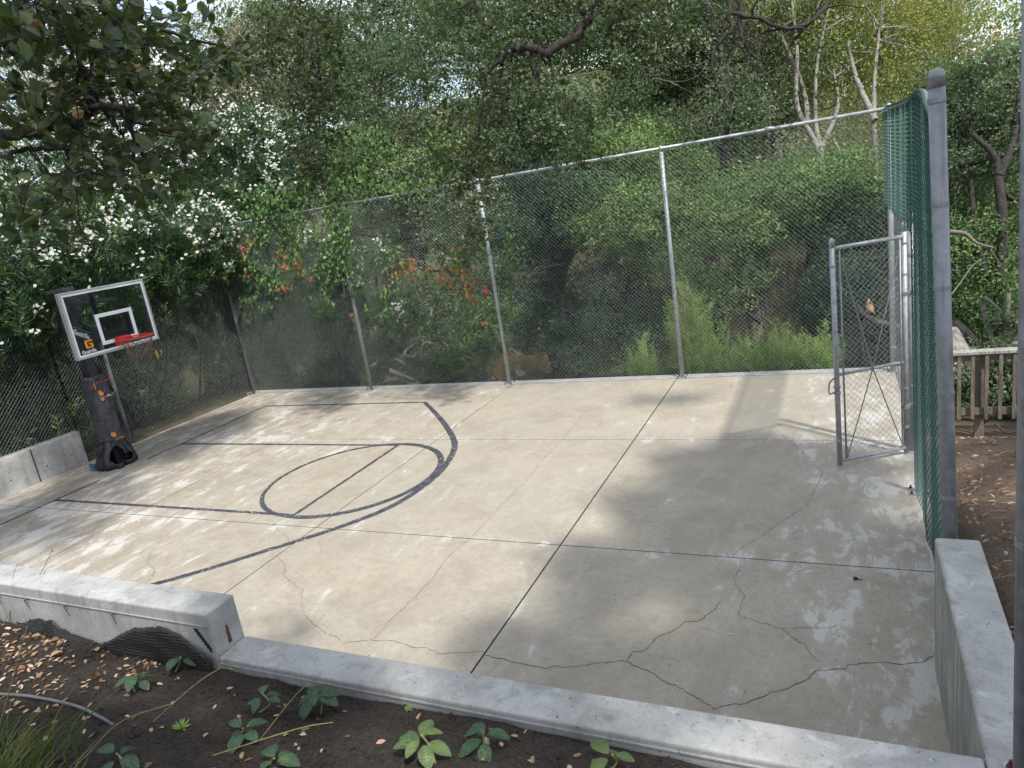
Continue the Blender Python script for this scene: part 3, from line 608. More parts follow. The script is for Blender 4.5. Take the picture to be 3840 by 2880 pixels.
b = MB(); b.box((-.56, .13, 2.62), (-.37, .35, 2.98)); b.bar((-.75, .17, 2.95), (-.35, .17, 2.98), .03, .05); b.bar((-.75, .31, 2.95), (-.35, .31, 2.98), .03, .05); b.bar((-.75, .17, 2.95), (-.75, .31, 2.95), .03, .05); b.bar((-.62, .17, 2.96), (-.62, .31, 2.96), .02, .05); b.build('pole_head', M['slate'], HP)
b = MB(); b.bar((-.72, .24, 2.42), (-.40, .24, 2.34), .10, .12); b.build('counter_arm', M['black'], HP)
b = MB(); b.tube([(-.70, .24, 2.35), (-.60, .24, 1.2)], .02, 8); b.build('height_actuator', M['black'], HP, True)
# logo
b = MB(); lx = X0-.006
def gbar(y0, y1, z0, z1): b.box((lx, y0, z0), (lx+.0015, y1, z1))
ly, lz, ls = -.335, 2.09, .118
gbar(ly, ly+ls, lz+ls*.80, lz+ls); gbar(ly-.006, ly+ls*.26, lz+ls*.2, lz+ls*.80); gbar(ly, ly+ls, lz, lz+ls*.2); gbar(ly+ls*.74, ly+ls, lz+ls*.2, lz+ls*.58); gbar(ly+ls*.46, ly+ls*.74, lz+ls*.40, lz+ls*.58)
b.build('logo', M['orange'], gl)
b = MB(); b.box((X0-.0095, -.455, 2.005), (X0-.0085, -.09, 2.30)); 
text_mesh('Goalrilla', .068, M['print'], gl, 'lettering', (lx, -.425, 2.022), (0, 1, 0), (0, 0, 1), .0008, .0015)
# rim
RC = np.array([.868, .246, 2.112]); th = np.linspace(0, 2*math.pi, 49)
b = MB(); b.tube(np.stack([RC[0]+.2355*np.cos(th), RC[1]+.2355*np.sin(th), np.full(49, RC[2])], 1), .0125, 10, False); rim = b.build('rim', M['red'], HP, True)
b = MB(); b.box((X0+.001, .13, 2.015), (X0+.02, .362, 2.145)); b.bar((X0+.01, .246, 2.125), (.66, .246, 2.118), .19, .035)
for yy in (.165, .327): b.add([(X0+.02, yy-.006, 2.02), (X0+.02, yy-.006, 2.115), (.70, yy-.006, 2.10), (X0+.02, yy+.006, 2.02), (X0+.02, yy+.006, 2.115), (.70, yy+.006, 2.10)], [[0,2,5,3],[0,3,4,1],[1,4,5,2]], [[0,1,2],[3,5,4]])
bevel(b.build('bracket', M['red'], HP), .004, 1)
b = MB(); q = np.random.default_rng(11)
for k_ in range(12):
    for sg in (1, -1):
        pth = []
        for l_ in range(6):
            a_ = (k_+sg*l_*.5)*math.pi/6; rr_ = .222-.018*l_+.004*q.normal(); z_ = RC[2]-.015-.068*l_+.008*q.normal()
            pth.append((RC[0]+rr_*math.cos(a_), RC[1]+rr_*math.sin(a_), z_))
        if q.random() < .3: pth = pth[:4]
        b.tube(pth, .0048, 5)
b.build('net', M['netcord'], HP)
b = MB(); V = np.array([[0,0,0],[.03,.01,-.05],[.02,.012,-.14],[0,.0,-.18],[-.02,-.01,-.12],[-.028,-.012,-.05]]); 
for off, sc_ in (((1.02,.40,1.86), .8), ((1.0,.50,1.84), .45)): b = MB(); b.add(V*sc_+np.array(off), [[0,1,2,3],[0,3,4,5]]); b.build('caught_leaf', M['yellowleaf'], HP)
# pad with its torn lower bag
pd = MB(); ring = []
px0, px1, py0, py1 = -.57, -.29, .095, .385
prof = [(px0,py0),(px1-.05,py0-.012),(px1,py0+.03),(px1+.004,.24),(px1,py1-.03),(px1-.05,py1+.01),(px0,py1)]
nz = 28; npf = 7*5
pp = np.array(prof+[prof[0]]); dd = np.r_[0, np.cumsum(np.linalg.norm(np.diff(pp, axis=0), axis=1))]; ss_ = np.linspace(0, dd[-1], npf, endpoint=False)
base = np.stack([np.interp(ss_, dd, pp[:,0]), np.interp(ss_, dd, pp[:,1])], 1); Vp = []
for z_ in np.linspace(.40, 1.53, nz):
    jit = (fbm(np.c_[base*9, np.full(npf, z_*4)], 3)-.45)*.03; cen = base-[-.43,.24]; Vp.append(np.c_[base+nrm(cen)*jit[:,None], np.full(npf, z_)+ (fbm(np.c_[base*14, np.zeros(npf)], 2)-.4)*.04*(z_ > 1.45)])
Vp = np.concatenate(Vp); k_ = np.arange(npf); Q = np.concatenate([np.stack([i*npf+k_, i*npf+(k_+1) % npf, (i+1)*npf+(k_+1) % npf, (i+1)*npf+k_], 1) for i in range(nz-1)])
pd.add(Vp, Q, [[(nz-1)*npf, (nz-1)*npf+j, (nz-1)*npf+j+1] for j in range(1, npf-1)]); pad = pd.build('pole_pad', M['pad'], HP, True)
def patch(P, m, nm, x=-.2835, th=.004):
    bb = MB(); P = np.array(P); n = len(P); bb.add(np.r_[np.c_[np.full(n, x-th), P], np.c_[np.full(n, x), P]], [[i, (i+1) % n, n+(i+1) % n, n+i] for i in range(n)], [[n, n+j, n+j+1] for j in range(1, n-1)]); return bb.build(nm, m, pad)
patch([(.16,1.23),(.20,1.20),(.235,1.215),(.245,1.25),(.215,1.275),(.19,1.31),(.165,1.29)], M['orange'], 'torn_foam')
patch([(.125,1.34),(.14,1.33),(.142,1.43),(.128,1.45)], M['orange'], 'torn_foam')
patch([(.15,.53),(.19,.49),(.235,.50),(.24,.545),(.21,.57),(.16,.575)], M['orange'], 'torn_foam')
patch([(.19,.425),(.30,.41),(.36,.43),(.33,.455),(.22,.445)], M['orange'], 'torn_foam')
patch([(.21,1.165),(.225,1.15),(.25,1.15),(.265,1.17),(.255,1.195),(.225,1.20)], M['red'], 'printed_ball')
text_mesh('SPORT CHALET', .042, M['pink'], pad, 'lettering', (-.278, .165, 1.415), (0, 1, .05), (0, -.05, 1), .001, .0006)
text_mesh('G', .075, M['print'], pad, 'lettering', (-.278, .165, 1.13), (0, 1, 0), (0, 0, 1), .001, .001)
text_mesh('rilla', .05, M['print'], pad, 'lettering', (-.278, .27, 1.165), (0, 1, .08), (0, -.08, 1), .001, .001)
bgm = MB(); nth, nzz = 72, 16; q = np.random.default_rng(4)
T_, Zz = np.meshgrid(np.linspace(0, 2*math.pi, nth, endpoint=False), np.linspace(0, 1, nzz))
rad = np.interp(Zz, [0, .12, .45, .8, 1], [.30, .325, .27, .20, .17])*(1+(fbm(np.stack([np.cos(T_)*2.2+5, np.sin(T_)*2.2+5, Zz*2.2], -1), 4)-.47)*.75)*(1+.05*np.sin(T_*11+Zz*3))
Xb = -.41+rad*np.cos(T_)*.95; Yb = .18+.06*Zz+rad*np.sin(T_); Zb = .44*Zz+.002; I = np.arange(T_.size).reshape(T_.shape)
Qb = np.stack([I[:-1,:], np.roll(I, -1, 1)[:-1,:], np.roll(I, -1, 1)[1:,:], I[1:,:]], -1).reshape(-1, 4)
cen = np.array([((T_.ravel()[q_[0]]+.06) % (2*math.pi), Zz.ravel()[q_].mean()) for q_ in Qb]); a_ = (cen[:,0]+math.pi) % (2*math.pi)-math.pi
hole = ((a_+.45)/.42)**2+((cen[:,1]-.5)/.33)**2 < 1
hole |= ((a_-.15)/.30)**2+((cen[:,1]-.33)/.16)**2 < 1
bgm.add(np.stack([Xb, Yb, Zb], -1), Qb[~hole]); bag = bgm.build('torn_bag', M['bag'], HP, True); bag.modifiers.new('solid', 'SOLIDIFY').thickness = .004
b = MB(); b.box((-.66, -.12, .01), (-.56, -.10, .13)); bp = b.build('blue_scrap', M['bluetarp'], HP)
b = MB(); b.box((-.60, .05, 0), (-.26, .43, .022)); b.build('base_plate', M['black'], HP)
# ---------------------------------------------------------------- vegetation helpers
def leaves(bb, C, L, Wd, q, shape=4, D=None, up=.3, fold=.25, tint=None, droop=0., out=None):
    C = np.asarray(C, float); n = len(C)
    if n == 0: return
    d = nrm(q.normal(size=(n, 3))) if D is None else nrm(D)
    if droop: d = nrm(d+np.array([0, 0, -droop]))
    nn = q.normal(size=(n, 3))+np.array([0, 0, up*3])+(0 if out is None else out*1.6); s = nrm(np.cross(d, nn)); nn = np.cross(s, d)
    L = (L*q.uniform(.65, 1.25, n))[:,None]; Wd = L*Wd
    t = q.random(n) if tint is None else np.clip(tint+q.normal(0, .16, n), 0, 1)
    base = C-d*L*.5
    if shape == 4:
        V = np.stack([base, base+d*L*.5+s*Wd*.5+nn*Wd*fold, base+d*L, base+d*L*.5-s*Wd*.5+nn*Wd*fold], 1)
        bb.add(V.reshape(-1, 3), np.arange(n*4).reshape(n, 4), None, np.repeat(t, 4))
    else:
        V = np.stack([base, base+d*L*.28+s*Wd*.46+nn*Wd*fold, base+d*L*.68+s*Wd*.42+nn*Wd*fold, base+d*L-nn*L*.06, base+d*L*.68-s*Wd*.42+nn*Wd*fold, base+d*L*.28-s*Wd*.46+nn*Wd*fold], 1)
        k = np.arange(n)[:,None]*6; bb.add(V.reshape(-1, 3), np.concatenate([k+[0,1,2,3], k+[0,3,4,5]]), None, np.repeat(t, 6))
def clumps(q, E, n, shell=.55):
    """n clump centres spread through ellipsoids E = [(centre, radii)]"""
    vol = np.array([r[0]*r[1]*r[2] for c, r in E])**.8; k = q.choice(len(E), n, p=vol/vol.sum()); out = np.zeros((n, 3))
    for i, (c, r) in enumerate(E):
        m = k == i; d = nrm(q.normal(size=(m.sum(), 3))); rad = shell+(1-shell)*q.random((m.sum(), 1))**.7; out[m] = np.array(c)+d*rad*np.array(r)
    return out
def crown(bb, q, E, ncl, per, cr, L, Wd=.55, shell=.5, shape=4, up=.3, droop=0., flat=.6, twist=None):
    C = clumps(q, E, ncl, shell); sz = q.uniform(.6, 1.35, ncl)*cr
    k = np.repeat(np.arange(ncl), per); d = nrm(q.normal(size=(len(k), 3))); d[:,2] = d[:,2]*.8+.22; ph = q.uniform(0, 6, (ncl, 3))[k]
    rad = (.35+.65*q.random(len(k))**.55)*(1+.28*np.sin(d*3.1+ph).sum(1)*.6); off = d*rad[:,None]*np.array([1, 1, .55+flat*.35])
    P = C[k]+off*sz[k][:,None]; tn = q.normal(.48, .2, ncl)[k]
    leaves(bb, P, L, Wd, q, shape, up=up, tint=tn, droop=droop, out=d); return C
def limb(bb, q, p, d, L, r, lev, spread=.6, kids=4, n=6, bend=.25, a=.5, sides=6, ends=None, grav=0.):
    P = [np.array(p, float)]; d = nrm(d)
    for i in range(n):
        d = nrm(d+q.normal(0, bend, 3)*.6+np.array([0, 0, -grav])); P.append(P[-1]+d*L/n)
    P = np.array(P); bb.tube(P, np.linspace(r, r*.45, len(P)), max(3, sides), False)
    if lev <= 0:
        if ends is not None: ends.extend(P[2:])
        return P
    for k in range(kids):
        f = q.uniform(.3, 1.0); i = min(n, int(f*n)); dd = nrm(P[min(i+1, n)]-P[max(i-1, 0)]); limb(bb, q, P[i], dd+q.normal(0, spread, 3), L*q.uniform(.4, .65), r*.5, lev-1, spread, kids, max(3, n-1), bend, a, sides-1, ends, grav)
    return P
def tree(name, label, cat, base, trunks, E, ncl, per, cr, L, lm, bm, seed, Wd=.55, shell=.5, up=.3, droop=0., group=None, branches=14, r0=.12, flat=.6, tw=0):
    q = np.random.default_rng(seed); t = empty(name, label, cat, base, group); b1 = MB()
    for (pth, ra, rb) in trunks: pp = smoothpath(pth, 5); b1.tube(pp, np.linspace(ra, rb, len(pp)), 9, False)
    b2 = MB(); C = crown(b2, q, E, int(ncl*.5), int(per*2.4), cr*1.3, L*1.08, Wd, shell, 4, up, droop, flat)
    if branches:
        allp = np.concatenate([smoothpath(p_, 5)[3:] for p_, _, _ in trunks])
        for c in C[q.choice(len(C), min(branches, len(C)), False)]:
            s_ = allp[np.argmin(np.linalg.norm(allp-c, axis=1)+q.random(len(allp))*1.2)]; mid = (s_+c)/2+q.normal(0, .25, 3)+np.array([0, 0, .2])
            pp = smoothpath([s_, mid, c], 5); b1.tube(pp, np.linspace(r0*.45, .012, len(pp)), 5, False)
    if tw:
        b3 = MB()
        for c in C[q.choice(len(C), min(tw, len(C)), False)]: limb(b3, q, c, q.normal(0, 1, 3)+(CAM-c)/np.linalg.norm(CAM-c)*.8, q.uniform(.7, 1.6), .014, 1, .7, 4, 6, .3, sides=4)
        b3.build('twigs', M['twig'], t)['kind'] = 'stuff'
    b1.build('trunk', bm, t, True); b2.build('crown', lm, t); return t
def gz(x, y): return float(hgt(x, y))-.05
# ---------------------------------------------------------------- far wood and the trees behind the court
q = np.random.default_rng(21); b = MB(); cl = []
for k in range(900):
    a = q.uniform(-1.28, .42); d = q.uniform(30, 44); x = CAM[0]+d*math.sin(a); y = CAM[1]+d*math.cos(a)
    top_ = 3.2+d*(.30+.10*math.sin(a*9)+.05*math.sin(a*23))*(1.0 if a < -.08 else max(.36, 1-(a+.08)*4.6)); cl.append((x, y, gz(x, y)+q.random()**.8*max(1.5, top_-gz(x, y))))
cl = np.array(cl); k = np.repeat(np.arange(len(cl)), 130); off = q.normal(size=(len(k), 3))*np.array([.75, .75, .6])
leaves(b, cl[k]+off, .17, .6, q, 4, tint=q.normal(.5, .2, len(cl))[k])
tag(b.build('far_wood', M['far']), 'hazy green wood rising behind all the other trees', 'woodland', None, 'stuff')
def E_(*L_): return [(at(x, y, d), r) for x, y, d, r in L_]
def tr(px_, py_, d): return at(px_, py_, d)
def ground_at(px_, d):
    p = at(px_, 700, d); return np.array([p[0], p[1], gz(p[0], p[1])])
g0 = ground_at(1180, 17.5)
tree('oak_tree', 'broad dark oak filling the middle behind the far fence', 'tree', g0, [([g0, g0+[.3,0,2.5], tr(1150,330,17.5), tr(1080,120,17)], .32, .12), ([g0+[.2,0,2.2], tr(1330,300,17), tr(1420,120,17)], .2, .08)],
     E_((1000,170,17.5,(3.0,2.5,2.0)), (1230,230,17,(2.8,2.4,2.2)), (1120,20,17.5,(3.2,2.6,1.8)), (1330,60,18,(2.6,2.4,2.0)), (1180,350,17,(2.4,2.,1.3))), 620, 130, .62, .085, M['oak'], M['bark'], 1, branches=26, tw=70)
g0 = ground_at(1560, 16)
tree('oak_tree', 'grey green oak with bare twigs left of the pale trunk', 'tree', g0, [([g0, g0+[-.2,.1,2.2], tr(1570,330,16), tr(1560,120,16)], .26, .08), ([g0+[0,0,1.8], tr(1680,380,15.5), tr(1640,230,16)], .16, .05)],
     E_((1560,200,17,(2.5,2.3,2.0)), (1640,60,18,(2.4,2.3,1.8)), (1480,60,18,(2.2,2.2,1.9)), (1530,330,16,(2.0,1.8,1.0))), 400, 125, .58, .08, M['oak'], M['bark'], 2, branches=24, tw=90)
g0 = ground_at(1775, 14.8)
tree('pale_trunk_tree', 'yellow green tree with forked whitish trunk behind the far fence', 'tree', g0, [([g0, tr(1800,480,14.8), tr(1770,330,14.9), tr(1722,230,15), tr(1722,110,15), tr(1710,0,15)], .095, .022), ([tr(1776,340,14.9), tr(1762,260,15), tr(1765,140,15), tr(1790,20,15)], .06, .018), ([tr(1745,270,15), tr(1735,190,15.1), tr(1690,80,15.2)], .06, .025), ([tr(1775,320,15), tr(1810,230,15.1), tr(1800,150,15.1)], .06, .02)],
     E_((1720,40,16,(2.2,2.,1.6)), (1830,60,16.5,(1.8,1.8,1.5)), (1640,-30,16.5,(2.,2.,1.4)), (1790,170,16,(1.4,1.4,.9))), 300, 90, .6, .062, M['yellow'], M['bark_pale'], 3, branches=20, shell=.2, r0=.05)
g0 = ground_at(1935, 14.5)
tree('pale_trunk_tree', 'yellow tree with a leaning grey trunk left of the thick end post', 'tree', g0, [([g0, tr(1925,540,14.2), tr(1895,380,14.5), tr(1888,200,14.8), tr(1900,60,15)], .10, .025), ([tr(1930,560,14.3), tr(1880,460,14.5), tr(1840,380,14.8), tr(1800,300,15)], .09, .03), ([tr(1890,260,14.6), tr(1850,170,15), tr(1830,90,15)], .07, .03)],
     E_((1900,60,17,(2.,2.,1.6)), (1990,40,17.5,(1.8,1.8,1.5)), (1870,190,16.5,(1.6,1.6,1.)), (2010,150,17,(1.5,1.5,1.))), 280, 90, .6, .062, M['yellow'], M['bark_pale'], 4, branches=18, shell=.2, r0=.05)
g0 = ground_at(2060, 19)
tree('tan_tree', 'thin tan leaved tree against the blue sky at the top right', 'tree', g0, [([g0, tr(2060,300,19), tr(2040,150,19), tr(2060,40,19)], .16, .03)],
     E_((2060,105,19,(1.4,1.4,1.0)), (1990,20,19,(1.6,1.5,1.2)), (2090,190,18.5,(1.6,1.4,.7))), 130, 45, .55, .075, M['rusty'], M['bark_pale'], 5, branches=40, shell=.1)
g0 = ground_at(2150, 11.5)
tree('oak_tree', 'dark forked oak behind the wooden railing at the right edge', 'tree', g0, [([g0, tr(2165,520,11.6), tr(2158,400,11.6), tr(2150,340,11.7), tr(2100,290,11.8)], .10, .04), ([tr(2158,380,11.6), tr(2190,300,11.7), tr(2200,200,12)], .07, .03), ([tr(2130,600,11.5), tr(2100,430,12), tr(2098,220,12.3)], .05, .03)],
     E_((2130,250,13,(1.5,1.5,1.2)), (2200,330,12.5,(1.3,1.4,1.4)), (2090,380,13,(1.1,1.2,1.2)), (2210,180,13.5,(1.3,1.3,.8))), 330, 100, .42, .062, M['oak'], M['bark_dark'], 6, branches=24)
g0 = ground_at(2120, 13)
tree('bright_shrub', 'sunlit yellow green shrub seen between the end post and the right edge', 'shrub', g0, [([g0, g0+[0,0,1], tr(2110,520,13)], .06, .02)],
     E_((2120,560,12.5,(1.3,1.2,1.2)), (2180,650,12,(1.2,1.1,1.0)), (2080,680,12.5,(.9,.9,.9)), (2140,470,13,(1.2,1.2,.8))), 230, 110, .4, .06, M['bush'], M['bark'], 7)
g0 = ground_at(2150, 10)
tree('low_shrub', 'low grey green shrub tangled behind the railing balusters', 'shrub', g0, [([g0, g0+[0,0,.4], g0+[.1,0,.9]], .04, .02)],
     E_((2110,840,9.8,(.7,.5,.45)), (2190,830,9.6,(.7,.5,.5)), (2140,760,10.2,(.8,.6,.4)), (2210,740,10,(.6,.5,.4))), 120, 110, .25, .05, M['oak'], M['twig'], 8, branches=30)
# left and middle distance
g0 = ground_at(820, 20)
tree('grey_tree', 'tall thin grey green tree with sky showing through above the white flowers', 'tree', g0, [([g0, tr(830,300,20), tr(800,100,20), tr(820,-40,20)], .22, .05), ([tr(825,280,20), tr(700,130,20), tr(640,20,20)], .12, .03)],
     E_((820,120,20.5,(2.6,2.3,2.2)), (700,200,20.5,(2.2,2.,1.6)), (900,-20,20,(2.2,2.,1.4)), (640,80,21,(1.8,1.8,1.3)), (760,330,19,(2.2,2.,1.))), 430, 100, .62, .085, M['oak'], M['bark'], 9, branches=40, shell=.3, tw=60)
g0 = ground_at(520, 21)
tree('grey_tree', 'twiggy pale grey green tree behind the oleanders at the upper left', 'tree', g0, [([g0, tr(530,350,21), tr(500,160,21), tr(520,40,21)], .22, .04)],
     E_((500,170,21,(2.4,2.2,1.6)), (590,210,21,(2.,2.,1.3)), (540,70,21.5,(1.5,1.5,1.0)), (400,230,20,(2.2,2.,1.4)), (250,200,20,(2.4,2.,1.8)), (100,250,19,(2.4,2.,2.))), 400, 85, .6, .085, M['rusty'], M['twig'], 10, branches=60, shell=.2, tw=90)
g0 = ground_at(570, 22)
tree('yellow_tree', 'yellow tipped tree top just under the sky gap at the upper left', 'tree', g0, [([g0, tr(570,300,22), tr(580,100,22)], .2, .04)],
     E_((590,60,22,(1.3,1.3,.9)), (620,110,22,(1.6,1.5,1.0)), (560,140,22.5,(1.5,1.5,.9))), 110, 80, .5, .09, M['yellow'], M['bark'], 11, shell=.2)
# understorey right behind the far fence
def shrub(name, label, px_, d, E, ncl, per, cr, L, lm, seed, **kw):
    g = ground_at(px_, d); return tree(name, label, 'shrub', g, [([g, g+[.1,0,.6], E[0][0]], .06, .02)], E, ncl, per, cr, L, lm, M['bark_dark'], seed, **kw)
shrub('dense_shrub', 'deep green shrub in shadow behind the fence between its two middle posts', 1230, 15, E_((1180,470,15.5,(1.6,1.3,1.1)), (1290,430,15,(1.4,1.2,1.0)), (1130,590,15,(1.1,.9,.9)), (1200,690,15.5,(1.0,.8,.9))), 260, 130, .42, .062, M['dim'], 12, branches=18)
shrub('dense_shrub', 'bright green shrub crowning the far fence beside its third post', 1390, 14.5, E_((1400,390,14.5,(1.2,1.1,.9)), (1340,480,14,(1.0,1.,.8)), (1420,510,14,(1.0,1.,.9)), (1340,330,15,(1.,1.,.6))), 220, 140, .4, .06, M['bush'], 13)
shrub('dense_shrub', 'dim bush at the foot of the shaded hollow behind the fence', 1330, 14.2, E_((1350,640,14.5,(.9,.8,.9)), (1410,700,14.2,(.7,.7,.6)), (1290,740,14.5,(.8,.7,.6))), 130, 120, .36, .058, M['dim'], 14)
shrub('dense_shrub', 'leafy green shrub behind the fence left of the open gate', 1640, 13.5, E_((1620,470,13.8,(1.2,1.1,.9)), (1720,440,13.8,(1.2,1.1,.8)), (1560,560,13.5,(.9,.9,.9)), (1810,420,13.5,(1.0,1.,.7))), 280, 130, .4, .06, M['bush'], 15)
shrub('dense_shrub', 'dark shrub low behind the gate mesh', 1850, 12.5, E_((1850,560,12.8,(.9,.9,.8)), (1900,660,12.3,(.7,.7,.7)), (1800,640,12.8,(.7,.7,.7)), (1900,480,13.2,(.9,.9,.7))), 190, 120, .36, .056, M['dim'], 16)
shrub('dense_shrub', 'mixed green bush over the fence right of the climbing vine', 920, 16.3, E_((900,430,16.3,(1.4,1.2,.9)), (1010,480,16,(1.3,1.1,1.)), (820,520,16.5,(1.2,1.,.9)), (960,620,16,(1.2,.9,.9)), (860,690,16.5,(1.1,.9,.8))), 280, 110, .42, .062, M['oak'], 17, branches=20)
shrub('leafy_shrub', 'loose light green shrub above the fence rail beside the white flowers', 800, 16, E_((790,340,16.2,(1.1,1.,.6)), (880,400,16,(1.0,.9,.6)), (930,330,16.5,(.9,.9,.5))), 120, 90, .4, .075, M['bush'], 18)
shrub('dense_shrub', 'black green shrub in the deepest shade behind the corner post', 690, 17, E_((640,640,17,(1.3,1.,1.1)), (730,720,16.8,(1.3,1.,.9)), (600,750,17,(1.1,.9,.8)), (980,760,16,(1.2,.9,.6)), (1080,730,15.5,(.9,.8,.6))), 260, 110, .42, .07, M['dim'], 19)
for lab, xx, ww, hh, m_, sd_ in (('leafy low shrub filling the fence foot beside the corner post', .0, .9, .75, 'bush', 101), ('shadowy low shrub behind the fence between vine curtain and second post', 1.5, .8, .9, 'dim', 102), ('rounded green shrub right behind the second fence post', 2.6, .8, .8, 'oak', 103), ('knee high leafy shrub under the orange vine leaves', 4.0, .7, .7, 'bush', 104)):
    g0 = np.array([xx, 5.3, gz(xx, 5.3)]); tree('low_shrub', lab, 'shrub', g0, [([g0, g0+[0,0,.5], g0+[.1,0,hh]], .04, .02)], [((xx, 5.4, hh*.55), (ww, .45, hh*.7)), ((xx+.3, 5.6, hh*1.3), (ww*.8, .4, hh*.6))], 90, 90, .24, .062, M[m_], M['twig'], sd_, branches=10)
# trunk and hanging dead vines
g0 = ground_at(1640, 14.2)
t = empty('dead_vine_trunk', 'grey tree trunk hung with dry brown vines right of the feathery shrubs', 'tree', g0); b = MB(); q = np.random.default_rng(31)
b.tube(smoothpath([g0, tr(1632,680,14.2), tr(1640,600,14.2), tr(1660,480,14.4)], 6), np.linspace(.2, .13, 19), 9, False); b.tube(smoothpath([ground_at(1750,14.3), tr(1745,620,14.3), tr(1755,540,14.4), tr(1740,430,14.4)], 6), np.linspace(.16, .1, 19), 9, False); b.build('trunk', M['bark'], t, True)
b = MB()
for k in range(300):
    p = tr(q.uniform(1650, 1790), q.uniform(555, 600), q.uniform(13.7, 14.3)); L_ = q.uniform(.5, 1.7); P = [p+np.array([q.normal(0, .05)*i, 0, -L_*i/4]) for i in range(5)]; b.tube(P, .006, 3, False)
b.build('hanging_vines', M['drytwig'], t)
t = empty('broken_branch', 'broken pale limb with splintered end behind the gate mesh', 'branch', tr(1870, 660, 12)); b = MB()
b.tube(smoothpath([tr(1795,610,12.2), tr(1835,640,12.1), tr(1870,685,12), tr(1930,705,11.9), tr(1975,720,11.8)], 6), np.linspace(.045, .07, 25), 8); b.tube(smoothpath([tr(1868,690,12), tr(1862,730,12), tr(1868,790,12)], 5), .03, 6); b.build('limb', M['bark'], t, True)
b = MB(); c = tr(1880, 668, 11.95); b.add([c+[-.06,0,-.05], c+[.06,0,-.07], c+[.05,0,.05], c+[-.02,.02,.20], c+[-.07,0,.08], c+[0,-.05,-.02]], None, [[0,1,5],[1,2,5],[2,3,5],[3,4,5],[4,0,5],[0,4,3],[0,3,2],[0,2,1]]); b.build('splintered_wood', plain('raw split wood', (.55, .34, .18), .8, 0, .3, 40, .3), t)
t = empty('fallen_log', 'thick furrowed fallen trunk crossing behind the wooden railing', 'log', tr(2110, 780, 9.8)); b = MB()
b.tube(smoothpath([tr(2040,725,10.1), tr(2070,765,9.9), tr(2110,800,9.8), tr(2150,835,9.7)], 6), np.linspace(.20, .10, 19), 12); b.build('stem', M['bark_pale'], t, True)
b = MB(); b.tube(smoothpath([tr(2110,815,9.75), tr(2160,820,9.6), tr(2212,838,9.5)], 6), np.linspace(.06, .03, 13), 8); b.build('side_limb', M['bark_pale'], t, True)
b = MB(); b.tube(smoothpath([tr(2060,700,10.6), tr(2100,735,10.4), tr(2140,765,10.2)], 5), .09, 9)
tag(b.build('dark_limb', M['bark_dark'], None, True), 'dark leaning limb behind the right railing above the fallen trunk', 'branch')
b = MB(); b.tube(smoothpath([tr(2052,500,9.5), tr(2085,505,9.6), tr(2110,525,9.6), tr(2145,535,9.7)], 6), np.linspace(.03, .015, 19), 6)
tag(b.build('bare_branch', M['twig'], None, True), 'thicker bare branch reaching level to the right of the end post', 'branch'); b = MB(); b.tube(smoothpath([tr(2052,640,9), tr(2075,610,9), tr(2100,575,9), tr(2120,560,9)], 6), np.linspace(.012, .006, 19), 5)
tag(b.build('bare_branch', M['twig'], None, True), 'thin bare twig curving upward right of the end post', 'branch')
b = MB(); b.tube(smoothpath([tr(2118,915,8.6), tr(2135,905,8.55), tr(2165,895,8.5), tr(2212,890,8.4)], 6), np.linspace(.035, .02, 19), 7); b.tube(smoothpath([tr(2150,915,8.5), tr(2175,935,8.4), tr(2212,925,8.3)], 6), .012, 6)
tag(b.build('fallen_branch', M['bark'], None, True), 'grey fallen branch lying on the dirt below the railing', 'branch')
# feathery shrubs
def feather(label, px_, py_, y, h, wid, ns, seed, tint=.5):
    g = aty(px_, py_, y); g[2] = max(g[2]-.3, gz(g[0], g[1])); hh = h+(aty(px_, py_, y)[2]-g[2]); q = np.random.default_rng(seed); t = empty('feathery_shrub', label, 'shrub', g, 'feathery green shrubs against the far fence')
    st = MB(); lf = MB()
    for k in range(ns):
        a = q.uniform(0, 2*math.pi); rr_ = wid*math.sqrt(q.random()); H = hh*q.uniform(.35, 1.0)**.8*(1-.5*(rr_/wid)**2)*(.8+.2*math.sin(a*3+seed)); tip = g+np.array([rr_*math.cos(a), rr_*math.sin(a)*.7, H]); P = smoothpath([g+np.array([.15*math.cos(a)*wid, .1*math.sin(a), 0]), g+np.array([.6*rr_*math.cos(a), .5*rr_*math.sin(a), H*.5]), tip], 6)
        st.tube(P, np.linspace(.008, .003, len(P)), 3, False)
        for s_ in range(9):
            i = q.integers(3, len(P)); d = nrm(np.array([q.normal(), q.normal(), 1.6])); sl = q.uniform(.12, .3); m = 20; f = np.linspace(0, 1, m)[:,None]; C = P[i]+d*sl*f+q.normal(0, .018, (m, 3)); leaves(lf, C, .042, .25, q, 4, D=d+q.normal(0, .5, (m, 3)), tint=np.clip(tint-.35+.7*(C[:,2]-g[2])/hh, 0, 1))
    st.build('stems', M['drytwig'], t); lf.build('foliage', M['feather'], t)
feather('tallest feathery bright green shrub beside the third fence post', 1505, 808, 5.1, 2.1, .46, 210, 41, .5)
feather('small feathery green shrub left of the third fence post', 1390, 812, 5.2, .9, .42, 60, 42, .5)
feather('bushy feathery green shrub midway between third post and gate', 1670, 806, 5.4, 1.05, .5, 90, 43, .45)
feather('feathery green shrub closest to the gate latch', 1765, 804, 5.4, .95, .45, 80, 44, .42)
feather('sparse brownish feathery shrub between tallest one and its right neighbour', 1585, 806, 5.7, 1.3, .35, 40, 45, .4)
